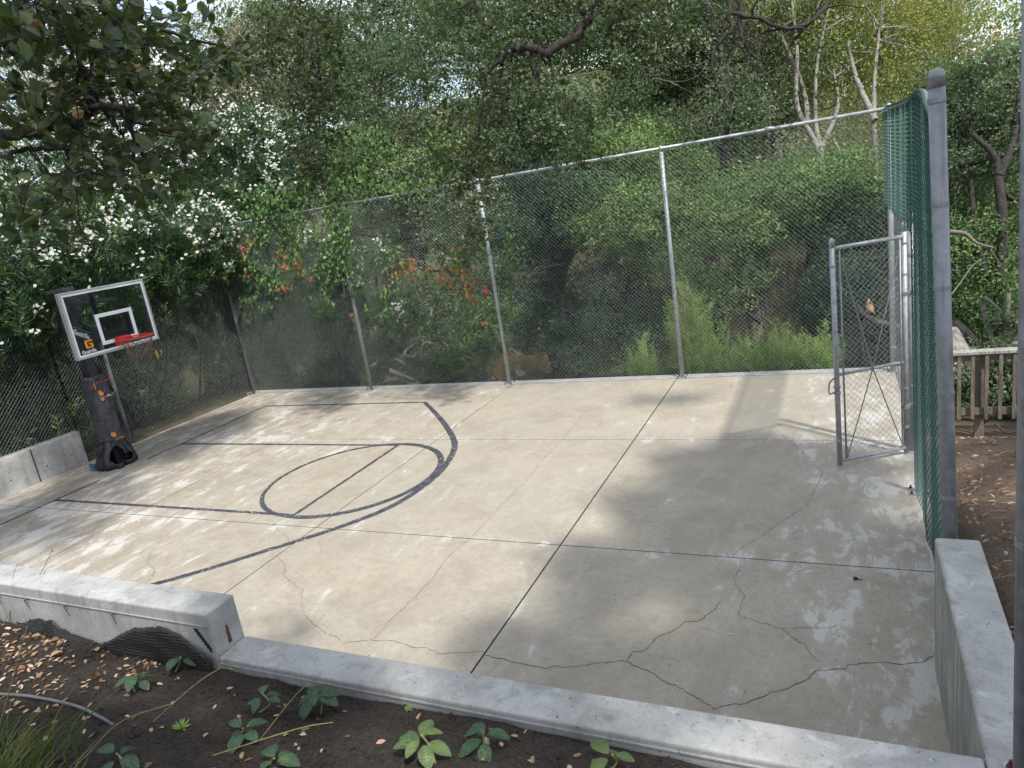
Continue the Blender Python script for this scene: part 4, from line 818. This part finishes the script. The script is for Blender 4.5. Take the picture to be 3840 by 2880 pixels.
# brown shrub at the fence foot
g0 = aty(1130, 825, 4.85)
tree('brown_shrub', 'brown and orange low shrub at the foot of the far fence', 'shrub', g0, [([g0+[0,0,-.3], g0+[.1,.1,.2]], .02, .01)], [(g0+[.15,.1,.2], (.42,.25,.22)), (g0+[-.3,.1,.3], (.35,.25,.25))], 60, 60, .14, .06, M['brownleaf'], M['twig'], 46, branches=14)
g0 = aty(900, 840, 4.95)
tree('leafy_shrub', 'low tangled green shrub under the red vine leaves behind the far fence', 'shrub', g0, [([g0+[0,0,-.3], g0+[.1,.1,.2]], .02, .01)], [(g0+[0,.15,.2], (.7,.3,.3)), (g0+[.6,.2,.45], (.45,.3,.4)), (g0+[-.9,.2,.2], (.6,.3,.3))], 110, 60, .2, .06, M['bush'], M['twig'], 47, branches=24)
# bare tangled brush behind the fence
t = empty('dead_brush', 'tangle of bare grey brush behind the fence left of its second post', 'brush', aty(900, 780, 5.3)); b = MB(); q = np.random.default_rng(48)
for k in range(60):
    p = aty(q.uniform(760, 1040), q.uniform(600, 830), q.uniform(4.9, 6.2)); limb(b, q, p, np.array([q.choice([-1, 1]), q.normal(0, .3), q.normal(.1, .5)]), q.uniform(.5, 1.6), .008, 1, .5, 3, 5, .25, sides=3)
b.build('branches', M['twig'], t)
# ---------------------------------------------------------------- oleanders with white flowers
def oleander(label, base, E, ncl, seed, nfl):
    q = np.random.default_rng(seed); t = empty('oleander', label, 'shrub', base, 'white flowering oleanders along the left fence'); st = MB(); lf = MB(); fl = MB()
    C = clumps(q, E, ncl, .35)
    for i, c in enumerate(C):
        ax = nrm(np.array([q.normal(.25, .5), q.normal(-.1, .5), 1.0])); m = 32; f = q.uniform(-1, 1, m)[:,None]; a = q.uniform(0, 2*math.pi, m); u = nrm(np.cross(ax, [1, .2, 0])); w = np.cross(ax, u)
        D = (np.cos(a)[:,None]*u+np.sin(a)[:,None]*w)*.8+ax*.55; leaves(lf, c+ax*f*.22+nrm(D)*.09, .175, .18, q, 4, D=D, up=.5, fold=.15, tint=q.normal(.5, .2))
        if i % 9 == 0: bt = np.array(base)+np.array([q.normal(0, .3), q.normal(0, .3), 0]); P = smoothpath([bt, (bt+c)/2+q.normal(0, .15, 3), c+ax*.2], 4); st.tube(P, np.linspace(.018, .005, len(P)), 4, False)
    top_ = C[(C-np.array(CAM))@FWD < np.quantile((C-np.array(CAM))@FWD, .75)]
    outer = C[np.argsort(-(C@SUN)+q.random(len(C))*3.4)][:int(nfl*.62)]
    for c in outer:
        cc = c+np.array([.12, -.10, .18])+q.normal(0, .10, 3)
        for j in range(int(2+18*q.random()**2)):
            p = cc+q.normal(0, .075, 3); nn = nrm(np.array([.4, -.5, .7])+q.normal(0, .5, 3)); u = nrm(np.cross(nn, [.3, .2, 1.])); w = np.cross(nn, u); a0 = q.random()*6
            for k in range(5):
                a = a0+k*2*math.pi/5; d = math.cos(a)*u+math.sin(a)*w; s_ = np.cross(nn, d); L_ = .031*q.uniform(.75, 1.3)
                fl.add([p, p+d*L_*.65+s_*L_*.42+nn*.004, p+d*L_+s_*.1*L_, p+d*L_*.65-s_*L_*.36+nn*.004], [[0,1,2,3]], None, q.random())
    st.build('stems', M['bark_dark'], t); lf.build('leaves', M['oleander'], t); f_ = fl.build('flowers', M['petal'], t); f_['kind'] = 'stuff'; return t
oleander('oleander with white flowers in the corner behind the corner post', (-2.3, 4.6, -.1), [((-2.4, 4.8, 2.6), (1.1, 1.2, 2.4)), ((-1.7, 5.5, 2.9), (1.1, 1.0, 2.0)), ((-2.0, 4.6, .9), (.8, 1.1, .9)), ((-1.5, 4.2, 3.0), (.9, 1.0, .9)), ((-.9, 3.9, 3.3), (.5, .8, .8))], 840, 51, 120)
oleander('oleander thick with white flowers above the backboard', (-2.7, 2.4, -.1), [((-2.6, 2.5, 2.6), (1.15, 1.4, 2.5)), ((-3.3, 3.4, 3.9), (1.1, 1.1, 1.4)), ((-2.2, 2.6, .9), (.75, 1.2, .9)), ((-1.4, 2.6, 3.0), (.75, 1.3, 1.0)), ((-.95, 2.4, 3.4), (.45, 1.3, .8))], 1060, 52, 170)
oleander('oleander with many white flowers directly behind the hoop', (-2.6, .2, .1), [((-2.5, .3, 2.5), (1.1, 1.35, 2.3)), ((-3.2, .8, 3.6), (1.1, 1.2, 1.3)), ((-2.2, .3, .8), (.75, 1.3, .8)), ((-1.4, .3, 2.9), (.75, 1.4, 1.0)), ((-1.0, .4, 3.4), (.4, 1.3, .8))], 1000, 53, 160)
oleander('oleander with white flowers at the left edge over the low wall', (-2.6, -1.9, .3), [((-2.5, -1.9, 2.4), (1.05, 1.4, 2.1)), ((-3.1, -1.0, 3.4), (1.1, 1.3, 1.2)), ((-2.2, -1.9, 1.0), (.75, 1.3, .8)), ((-1.4, -1.9, 2.9), (.7, 1.4, .9)), ((-1.0, -1.9, 3.3), (.4, 1.4, .8))], 940, 54, 150)
oleander('tall back oleander whose white flowers reach highest', (-5.2, 4.2, 0), [((-4.9, 4.0, 4.6), (1.6, 1.7, 2.1)), ((-5.2, 1.6, 4.6), (1.5, 1.5, 1.9)), ((-3.4, 6.2, 4.0), (1.4, 1.2, 1.6)), ((-4.6, -1.2, 4.0), (1.4, 1.6, 1.9))], 900, 55, 330)
oleander('broad oleander with white flowers against the grey trees left of the rail vine', (-3.2, 7.2, -.4), E_((440,330,17,(1.7,1.5,1.1)), (560,340,17,(1.7,1.5,1.2)), (650,390,16.5,(1.3,1.2,1.0)), (540,440,16.8,(1.6,1.3,1.3))), 620, 56, 240)
oleander('low dark oleander with hardly a flower behind the fence right of the corner post', (.4, 5.2, -.3), [((.2, 5.1, 1.2), (1.3, .45, 1.2)), ((1.9, 5.2, 1.0), (.9, .4, 1.0)), ((.6, 5.4, 2.4), (1.2, .5, .8))], 420, 57, 14)
# ---------------------------------------------------------------- climbing vines over the far fence
def vine(label, spots, red, seed, stems):
    q = np.random.default_rng(seed); t = empty('climbing_vine', label, 'vine', aty(spots[0][0], spots[0][1], 4.2), 'vines climbing the far fence'); b1 = MB(); b2 = MB(); b3 = MB()
    for P in stems: pp = smoothpath([aty(x, y, yy) for x, y, yy in P], 6); b1.tube(pp, np.linspace(.011, .005, len(pp)), 5, False)
    for (x, y, sx_, sy_, n) in spots:
        for k in range(int(n*1.35)): 
            p = aty(x+q.normal(0, sx_), y+q.normal(0, sy_), 4.17+q.normal(0, .05)); m = 4; leaves(b2, p+q.normal(0, .035, (m, 3)), .076, .66, q, 6, D=np.array([0, -.4, -1.])+q.normal(0, .5, (m, 3)), up=.2)
    for (x, y, sx_, sy_, n) in red:
        for k in range(int(n*.7)):
            p = aty(x+q.normal(0, sx_), y+q.normal(0, sy_), 4.14+q.normal(0, .05)); m = 3; leaves(b3, p+q.normal(0, .035, (m, 3)), .085, .55, q, 6, D=np.array([0, -.3, -1.])+q.normal(0, .4, (m, 3)), up=.2)
    b1.build('stems', M['twig'], t, True); b2.build('green_leaves', M['vine'], t); b3.build('red_leaves', M['vine_red'], t)
vine('green vine curtain with red leaves hanging on the fence between corner and next post', [(575,455,28,22,60), (625,500,20,40,60), (600,420,30,12,30), (540,580,20,25,34), (590,600,22,25,36), (560,650,25,20,24), (560,500,18,18,22), (655,480,14,16,14)], [(528,545,12,22,20), (545,520,10,10,8), (625,560,20,12,18), (650,585,10,10,10), (612,610,10,14,8)], 61, [[(495,545,4.1),(545,510,4.15),(590,470,4.2),(660,450,4.25)], [(500,560,4.2),(560,620,4.2),(620,630,4.2)]])
vine('green vine covering the second fence post from rail to waist height', [(738,330,14,26,34), (735,390,18,24,44), (715,440,16,22,34), (735,490,16,24,44), (722,545,18,22,44), (720,590,20,16,34), (752,420,24,12,20), (705,655,20,16,14), (760,620,16,24,16), (775,380,14,14,14)], [(770,700,10,20,3)], 62, [[(745,640,4.2),(730,520,4.2),(735,400,4.2),(740,320,4.25)], [(735,400,4.2),(690,440,4.2),(660,470,4.2)]])
vine('vine with red and orange leaves behind the mesh left of the third post', [(850,560,20,20,14), (960,640,24,24,20), (1000,560,20,20,20), (825,660,14,30,12), (900,650,50,50,20), (1010,680,16,20,12)], [(862,590,14,16,18), (885,575,12,14,12), (985,585,24,16,30), (1010,620,18,20,22), (940,600,10,10,5), (1040,690,10,20,5)], 63, [[(800,690,4.6),(900,640,4.5),(1000,600,4.4),(1040,560,4.4)], [(850,560,4.4),(930,570,4.5),(1020,640,4.5)]])
vine('light green vine trailing along the rail between second and third posts', [(830,330,30,14,22), (880,400,40,14,34), (790,300,20,14,16), (960,380,24,14,16), (1080,560,26,20,16), (1100,520,16,16,10)], [(905,455,6,6,2)], 64, [[(740,330,4.4),(830,350,4.4),(920,390,4.4),(990,380,4.4)]])
# ---------------------------------------------------------------- overhanging oaks beside and above the camera
def overhang(name, label, cat, base, trunks, limbs, hang, E, shade, seed, lm, bm, L=.052, sc=1.):
    q = np.random.default_rng(seed); t = empty(name, label, cat, base); b1 = MB(); b2 = MB()
    for (pth, ra, rb) in trunks: pp = smoothpath(pth, 6); b1.tube(pp, np.linspace(ra, rb, len(pp)), 10, False)
    for (pth, ra, rb, kids) in limbs:
        pp = smoothpath(pth, 6); pp[1:-1] += q.normal(0, ra*.25, (len(pp)-2, 3)); b1.tube(pp, np.linspace(ra, rb, len(pp)), 8, False)
        for k in range(kids): i = q.integers(2, len(pp)); limb(b1, q, pp[i], q.normal(0, 1, 3)+np.array([0, 0, -.4]), q.uniform(.25, .6)*sc, rb*.6, 1, .7, 3, 5, .35, sides=4)
    for (x, y, d, sx_, sy_, sd_, n) in hang:                       # hanging sprays: a twig with leaves along it
        for k in range(n):
            c = at(x+q.normal(0, sx_), y+q.normal(0, sy_), (d+q.normal(0, sd_))*sc); dr = nrm(np.array([q.normal(), q.normal(), -.4])); ln = q.uniform(.14, .30)*sc; m = 8; f = np.linspace(-.2, 1, m)[:,None]
            b1.tube(np.array([c-dr*ln*.8, c, c+dr*ln]), np.array([.004, .003, .0015])*sc**1.6, 3, False); leaves(b2, c+dr*ln*f+q.normal(0, .026*sc, (m, 3)), L, .72, q, 6, D=dr+q.normal(0, .7, (m, 3)), up=.25, fold=.12)
    if E: crown(b2, q, E, shade[0], shade[1], shade[2], .105, .62, .15, 4, .4)
    b1.build('branches', bm, t, True); b2.build('crown', lm, t); return t
def shade_at(x, y, h): return (x+SUN[0]/SUN[2]*h, y+SUN[1]/SUN[2]*h, h)
def over(px_, py_, d, t): return tuple(at(px_, py_, d)+SUN*t)
tn = lambda x, y, d: at(x, y, d*.68)
gl_ = np.array([4.2, -9.6, 2.4])
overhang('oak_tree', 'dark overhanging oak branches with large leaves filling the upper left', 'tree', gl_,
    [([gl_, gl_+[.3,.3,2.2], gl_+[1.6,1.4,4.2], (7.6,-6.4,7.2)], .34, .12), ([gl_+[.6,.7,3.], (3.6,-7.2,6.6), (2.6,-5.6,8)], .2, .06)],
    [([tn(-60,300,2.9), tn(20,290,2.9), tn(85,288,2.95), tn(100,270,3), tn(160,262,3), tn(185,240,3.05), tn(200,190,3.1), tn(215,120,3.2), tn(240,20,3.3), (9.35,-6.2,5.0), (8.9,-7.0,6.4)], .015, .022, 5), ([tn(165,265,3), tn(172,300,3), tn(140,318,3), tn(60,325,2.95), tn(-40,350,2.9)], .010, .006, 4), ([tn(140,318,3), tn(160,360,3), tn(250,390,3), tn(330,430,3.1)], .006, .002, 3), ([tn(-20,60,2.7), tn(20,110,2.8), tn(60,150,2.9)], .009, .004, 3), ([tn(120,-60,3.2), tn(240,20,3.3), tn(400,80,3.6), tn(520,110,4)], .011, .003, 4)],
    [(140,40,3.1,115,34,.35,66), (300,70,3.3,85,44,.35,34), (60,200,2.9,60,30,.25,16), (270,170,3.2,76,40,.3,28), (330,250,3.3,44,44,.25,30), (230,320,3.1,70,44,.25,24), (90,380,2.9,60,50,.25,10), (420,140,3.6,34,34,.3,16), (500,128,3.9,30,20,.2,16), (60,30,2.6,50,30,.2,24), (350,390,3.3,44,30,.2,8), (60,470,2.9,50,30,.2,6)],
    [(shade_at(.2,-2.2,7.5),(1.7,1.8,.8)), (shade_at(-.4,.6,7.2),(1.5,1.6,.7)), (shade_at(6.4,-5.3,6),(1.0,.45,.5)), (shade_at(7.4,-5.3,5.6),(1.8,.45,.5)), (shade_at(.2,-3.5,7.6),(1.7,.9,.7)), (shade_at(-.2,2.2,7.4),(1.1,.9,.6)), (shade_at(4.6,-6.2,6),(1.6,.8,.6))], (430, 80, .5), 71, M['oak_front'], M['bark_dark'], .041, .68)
gr = np.array([16.6, 3.0, .2])
SH = [(10.0,1.15,.5,.3,8.4), (10.5,.75,.5,.4,8.6), (8.75,-1.9,.35,.5,8.2), (8.8,-.6,.3,.5,8.), (8.9,.6,.3,.45,8.3), (8.5,-2.9,.5,.4,7.8), (9.0,-3.1,.9,.6,8), (10.2,-3.0,1.2,1.0,8.4), (9.6,-1.3,.7,1.0,8.), (9.4,.2,.6,1.0,8.6), (10.4,-.9,1,1.2,8.2), (10.1,.6,.8,.4,8.8), (9.5,.9,.4,.3,8.4), (11.3,-2.,.9,1.5,7.8), (7.4,-4.15,.7,.2,7.), (8.7,-4.0,.8,.3,7.4), (11.2,-4.2,1.1,.7,7.6), (8.3,3.05,.6,.1,9.4), (12.8,-3.2,1.1,1.4,8.)]
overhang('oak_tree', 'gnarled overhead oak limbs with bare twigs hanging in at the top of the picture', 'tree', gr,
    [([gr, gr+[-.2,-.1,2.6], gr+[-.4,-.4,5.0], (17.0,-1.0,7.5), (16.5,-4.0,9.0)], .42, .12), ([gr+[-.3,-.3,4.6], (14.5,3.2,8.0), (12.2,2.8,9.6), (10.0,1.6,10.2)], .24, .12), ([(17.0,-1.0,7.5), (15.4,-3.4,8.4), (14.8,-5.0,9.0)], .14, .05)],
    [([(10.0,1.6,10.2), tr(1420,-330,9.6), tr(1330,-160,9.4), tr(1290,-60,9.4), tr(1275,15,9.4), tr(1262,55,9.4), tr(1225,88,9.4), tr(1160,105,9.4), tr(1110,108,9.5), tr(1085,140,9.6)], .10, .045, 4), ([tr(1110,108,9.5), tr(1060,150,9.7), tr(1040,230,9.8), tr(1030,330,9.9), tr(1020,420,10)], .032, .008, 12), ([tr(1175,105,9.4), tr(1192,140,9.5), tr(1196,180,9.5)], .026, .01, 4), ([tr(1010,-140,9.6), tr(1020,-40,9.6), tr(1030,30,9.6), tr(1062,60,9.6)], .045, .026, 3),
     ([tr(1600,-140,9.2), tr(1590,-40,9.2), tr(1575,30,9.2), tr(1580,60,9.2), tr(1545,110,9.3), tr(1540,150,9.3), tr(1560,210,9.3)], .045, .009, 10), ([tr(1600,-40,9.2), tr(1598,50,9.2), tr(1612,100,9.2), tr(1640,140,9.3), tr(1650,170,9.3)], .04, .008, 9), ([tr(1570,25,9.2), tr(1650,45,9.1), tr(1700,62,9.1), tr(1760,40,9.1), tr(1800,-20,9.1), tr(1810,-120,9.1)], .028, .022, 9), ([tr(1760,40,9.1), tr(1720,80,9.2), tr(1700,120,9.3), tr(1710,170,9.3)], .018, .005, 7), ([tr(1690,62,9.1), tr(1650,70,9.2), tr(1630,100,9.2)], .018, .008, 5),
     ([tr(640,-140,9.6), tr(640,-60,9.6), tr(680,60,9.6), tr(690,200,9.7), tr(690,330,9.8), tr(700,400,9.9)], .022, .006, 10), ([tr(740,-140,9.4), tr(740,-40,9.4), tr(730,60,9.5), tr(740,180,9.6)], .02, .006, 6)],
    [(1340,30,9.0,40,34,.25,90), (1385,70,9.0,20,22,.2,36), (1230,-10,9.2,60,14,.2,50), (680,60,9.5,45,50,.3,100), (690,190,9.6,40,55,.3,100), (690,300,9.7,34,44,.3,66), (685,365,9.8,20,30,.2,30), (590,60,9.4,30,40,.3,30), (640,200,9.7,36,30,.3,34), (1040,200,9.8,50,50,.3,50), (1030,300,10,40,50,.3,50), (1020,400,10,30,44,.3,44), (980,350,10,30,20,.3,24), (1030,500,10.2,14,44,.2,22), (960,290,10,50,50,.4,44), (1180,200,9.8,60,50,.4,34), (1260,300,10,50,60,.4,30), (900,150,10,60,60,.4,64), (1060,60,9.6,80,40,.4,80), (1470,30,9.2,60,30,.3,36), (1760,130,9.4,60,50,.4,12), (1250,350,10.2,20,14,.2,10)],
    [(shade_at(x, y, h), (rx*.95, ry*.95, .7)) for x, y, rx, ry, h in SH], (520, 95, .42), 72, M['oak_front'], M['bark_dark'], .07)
# ---------------------------------------------------------------- garden bed: plants, litter, hose, stalks
def bed_at(px_, py_):
    z = .9
    for _ in range(8): p = atz(px_, py_, z); z = float(bed_h(p[0], p[1]))
    return atz(px_, py_, z)
def young(label, px_, py_, nl, Ls, seed, tint, hs=.10):
    q = np.random.default_rng(seed); g = bed_at(px_, py_); t = empty('young_plant', label, 'plant', g, 'young leafy plants in the soil bed'); st = MB(); lf = MB(); tip = g+np.array([q.normal(0, .02), q.normal(0, .02), hs])
    st.tube(smoothpath([g+np.array([q.normal(0, .05), -.03, -.01]), g+np.array([0, 0, hs*.5]), tip], 4), np.linspace(.006, .004, 9), 6)
    for k in range(nl):
        a = 2*math.pi*k/nl+q.normal(0, .2); D = np.array([math.cos(a), math.sin(a), q.uniform(-.35, .35)]); b_ = tip-np.array([0, 0, q.uniform(0, hs*.5)]); L_ = Ls*q.uniform(.75, 1.15)
        d = nrm(D); s_ = nrm(np.cross(d, [0, 0, 1.])); nn = np.cross(s_, d); m = 7; f = np.linspace(0, 1, m); w = np.sin(np.pi*np.clip(f*.94+.03, 0, 1))**.75*L_*.32*(1+.06*np.sin(f*40)); cv = -.35*f**2*L_
        mid = b_+d*(f*L_+.02)[:,None]+nn*cv[:,None]; lft = mid+s_*w[:,None]+nn*(w*.22)[:,None]; rgt = mid-s_*w[:,None]+nn*(w*.22)[:,None]; V = np.concatenate([mid, lft, rgt]); i = np.arange(m-1); tt = np.clip(tint+q.normal(0, .12), 0, 1)
        lf.add(V, np.concatenate([np.stack([i, i+1, m+i+1, m+i], 1), np.stack([i+1, i, 2*m+i, 2*m+i+1], 1)]), None, np.r_[np.full(m, min(1, tt+.3)), np.full(2*m, tt)])
    st.build('stem', M['stem'], t, True); l_ = lf.build('leaves', M['helle'], t, True)
young('young plant with blue green leaves just below the black drain sheet', 392, 1450, 5, 0.097, 81, .2)
young('drooping young plant among the dry leaves left of the wall end', 290, 1490, 6, 0.092, 82, .25)
young('young plant with upright leaves nearest the kerb', 700, 1535, 7, 0.109, 83, .15, .12)
young('taller young plant with a yellowing lower leaf left of the upright one', 590, 1545, 5, 0.084, 84, .35, .14)
young('flat sprawling young plant at the bottom below the yellowing one', 530, 1590, 5, 0.101, 85, .2, .07)
young('light green young plant holding a tan leaf near the bottom middle', 935, 1640, 7, 0.097, 86, .75, .13)
young('dark green young plant right of the one holding a tan leaf', 1050, 1625, 6, 0.097, 87, .2, .12)
young('yellow green plant cut by the bottom edge at the right', 1335, 1668, 5, 0.092, 88, .85, .10)
young('small dark plant at the bottom left below the hose end', 265, 1650, 4, .09, 89, .2, .06)
young('half hidden plant at the bottom edge below the sprawling one', 590, 1655, 5, .10, 90, .35, .06)
def weed(label, px_, py_, s, seed):
    q = np.random.default_rng(seed); g = bed_at(px_, py_); b = MB(); n = 26; D = nrm(np.c_[q.normal(size=(n, 2)), np.abs(q.normal(.8, .4, n))]); leaves(b, g+D*s*.5, s, .14, q, 4, D=D, tint=.6)
    tag(b.build('weed', M['feather']), label, 'weed', 'small weeds in the soil bed')
weed('tiny ferny weed at the foot of the kerb near the wall end', 508, 1447, .055, 91); weed('bright green seedling below the sprawling plants', 393, 1573, .05, 92); weed('tiny seedling in the soil right of the upright plant', 882, 1535, .03, 93)
q = np.random.default_rng(94); b = MB(); n = 5600; X = q.uniform(3.2, 10.9, n); Y = -4.5-q.random(n)**1.3*1.9; keep = q.random(n) < np.where(X < 6.7, np.clip(1.15+(Y+4.43)*.75, .15, 1), .06)*(fbm(np.c_[X*2.5, Y*2.5, X*0], 3) > .40-.2*q.random(n)); X = X[keep]; Y = Y[keep]
D = np.c_[q.normal(size=(len(X), 2)), q.normal(0, .25, len(X))]; leaves(b, np.c_[X, Y, bed_h(X, Y)+.008], .040, .48, q, 6, D=D, up=2., fold=.12)
m = q.random(len(X)) < .03; leaves(b, np.c_[X[m], Y[m], bed_h(X[m], Y[m])+.02], .085, .7, q, 6, D=D[m]+q.normal(0, .4, (m.sum(), 3)), up=1., fold=.25, tint=.35)
tag(b.build('leaf_litter', M['litter']), 'dry tan and orange leaves scattered over the dark soil bed', 'leaf litter', None, 'stuff')
b = MB(); X = q.uniform(11.4, 13.2, 900); Y = q.uniform(-4, 2.2, 900); leaves(b, np.c_[X, Y, hgt(X, Y)+.03], .06, .35, q, 6, D=np.c_[q.normal(size=(900, 2)), q.normal(0, .15, 900)], up=2.)
for k in range(70):
    x, y = q.uniform(11.4, 13.), q.uniform(-3.5, 2.); a = q.uniform(0, 6.3); l = q.uniform(.05, .2); z = float(hgt(x, y)); z2 = float(hgt(x+l*math.cos(a), y+l*math.sin(a))); b.tube([(x, y, z+.02), (x+l*math.cos(a), y+l*math.sin(a), z2+.02)], .004, 4)
tag(b.build('leaf_litter', M['litter']), 'brown leaves and sticks littering the dirt path on the right', 'leaf litter', None, 'stuff')
b = MB(); n = 2600; X = q.uniform(4, 11, n); Y = -4.45-q.random(n)*1.4; r_ = q.uniform(.003, .006, n)+.012*q.random(n)**5
for x, y, r in zip(X, Y, r_): b.lathe((x, y, float(bed_h(x, y))-r*.3), [(r*.5, 0), (r, r*.5), (r*.8, r), (r*.2, r*1.2)], 6)
tag(b.build('soil_clods', M['soil'], None, True), 'small clods and pebbles on the dark soil', 'gravel', None, 'stuff')
# clumps of grass
b = MB(); q = np.random.default_rng(96)
for k in range(170):
    g = bed_at(q.uniform(-60, 190)*q.random()**.6, q.uniform(1600, 1740)); H = q.uniform(.12, .32); a = q.normal(.2, .9); dv = np.array([.6*math.cos(a)+.25, .5*math.sin(a)+.15, 0])*H; m = 5; f = np.linspace(0, 1, m); mid = g+np.c_[dv[0]*f**1.8, dv[1]*f**1.8, H*f*(1-.2*f)]; s_ = np.array([RGT[0], RGT[1], 0])*(.0035*(1-f)**.6+.0004)[:,None]; V = np.concatenate([mid-s_, mid+s_]); i = np.arange(m-1); b.add(V, np.stack([i, m+i, m+i+1, i+1], 1), None, q.random())
tag(b.build('grass_tuft', M['grass']), 'blurred tall grass tuft in the bottom left corner', 'grass', None, 'stuff')
for lab, pts in (('dry stalk leaning through the grass at the left edge', [(-10,1600),(60,1350)]), ('dry stalk arching up past the drooping young plant', [(330,1560),(420,1480),(480,1440)]), ('longest yellowish dry stalk lying toward the sprawling plant', [(460,1632),(640,1575),(720,1560)]), ('dry stalk arching beside the upright plant', [(560,1600),(640,1500),(680,1470)]), ('dry stalk between the grass tuft and the sprawling plant', [(180,1640),(260,1560),(370,1520)])):
    P = []; b = MB(); g_ = bed_at(pts[0][0], min(pts[0][1], 1655)); dg_ = float((g_-CAM)@FWD)
    for i, (x, y) in enumerate(pts): P.append(g_ if i == 0 else at(x, y, dg_*.97))
    b.tube(smoothpath(P, 6), np.linspace(.0035, .002, 6*(len(P)-1)+1), 5, False); tag(b.build('dry_stalk', M['stem'], None, True), lab, 'stalk', 'dry stalks over the soil bed')
HS = smoothpath([bed_at(-40,1502)+[0,0,.012], bed_at(60,1508)+[0,0,.014], bed_at(160,1528)+[0,0,.014], bed_at(215,1552)+[0,0,.012], bed_at(245,1565)+[0,0,-.006]], 8); b = MB(); b.tube(HS, .0085, 10)
tag(b.build('drip_hose', M['hose'], None, True), 'grey drip irrigation pipe lying on the soil at the left', 'hose')
st = empty('bare_stalk', 'bare dark branching stalks standing before the wall at the left edge', 'plant', bed_at(15, 1335)); b = MB(); d_ = float((bed_at(15, 1345)-CAM)@FWD)
for pts, r in (([(5,1350),(30,1310),(70,1265),(95,1225),(113,1187)], .004), ([(20,1345),(22,1290),(28,1245),(40,1212)], .003), ([(35,1345),(60,1300),(80,1270),(98,1232)], .0035), ([(60,1300),(66,1262),(70,1250)], .002)):
    P = smoothpath([at(x, y, d_-.01*i) for i, (x, y) in enumerate(pts)], 5); b.tube(P, np.linspace(r, r*.5, len(P)), 6, False)
b.build('stems', M['twig'], st, True); b = MB(); c = at(113, 1190, d_-.05); b.lathe(c-[0,0,.012], [(.002,0),(.006,.006),(.006,.014),(.002,.026)], 8); b.build('seed_pod', M['twig'], st, True)
# little things on the slab
c = atz(1848, 1252, 0); b = MB(); b.lathe((c[0], c[1], .0), [(.012,0),(.02,.008),(.016,.018),(.004,.024)], 8); b.tube([(c[0]+.015, c[1], .008), (c[0]+.05, c[1]-.005, .006)], .003, 5); tag(b.build('oak_gall', M['bark_dark']), 'small dark seed case lying on the slab near the side wall', 'debris')
c = atz(1578, 1371, 0); b = MB(); b.lathe((c[0], c[1], 0), [(.006,0),(.011,.004),(.008,.01),(.002,.012)], 8); tag(b.build('pebble', M['stone'], None, True), 'tiny white pebble on the shaded slab', 'pebble')
b = MB(); q = np.random.default_rng(99); P = np.array([atz(x, y, 0) for x, y in ((640,955),(730,963),(1580,835),(330,925),(370,932),(480,870),(905,838))])
leaves(b, np.c_[P[:,:2], np.full(len(P), .008)], .06, .55, q, 6, D=np.c_[q.normal(size=(len(P), 2)), np.zeros(len(P))], up=2., fold=.15, tint=.7)
tag(b.build('leaf_litter', M['litter']), 'few dry leaves blown along the edges of the court', 'leaf litter', None, 'stuff')
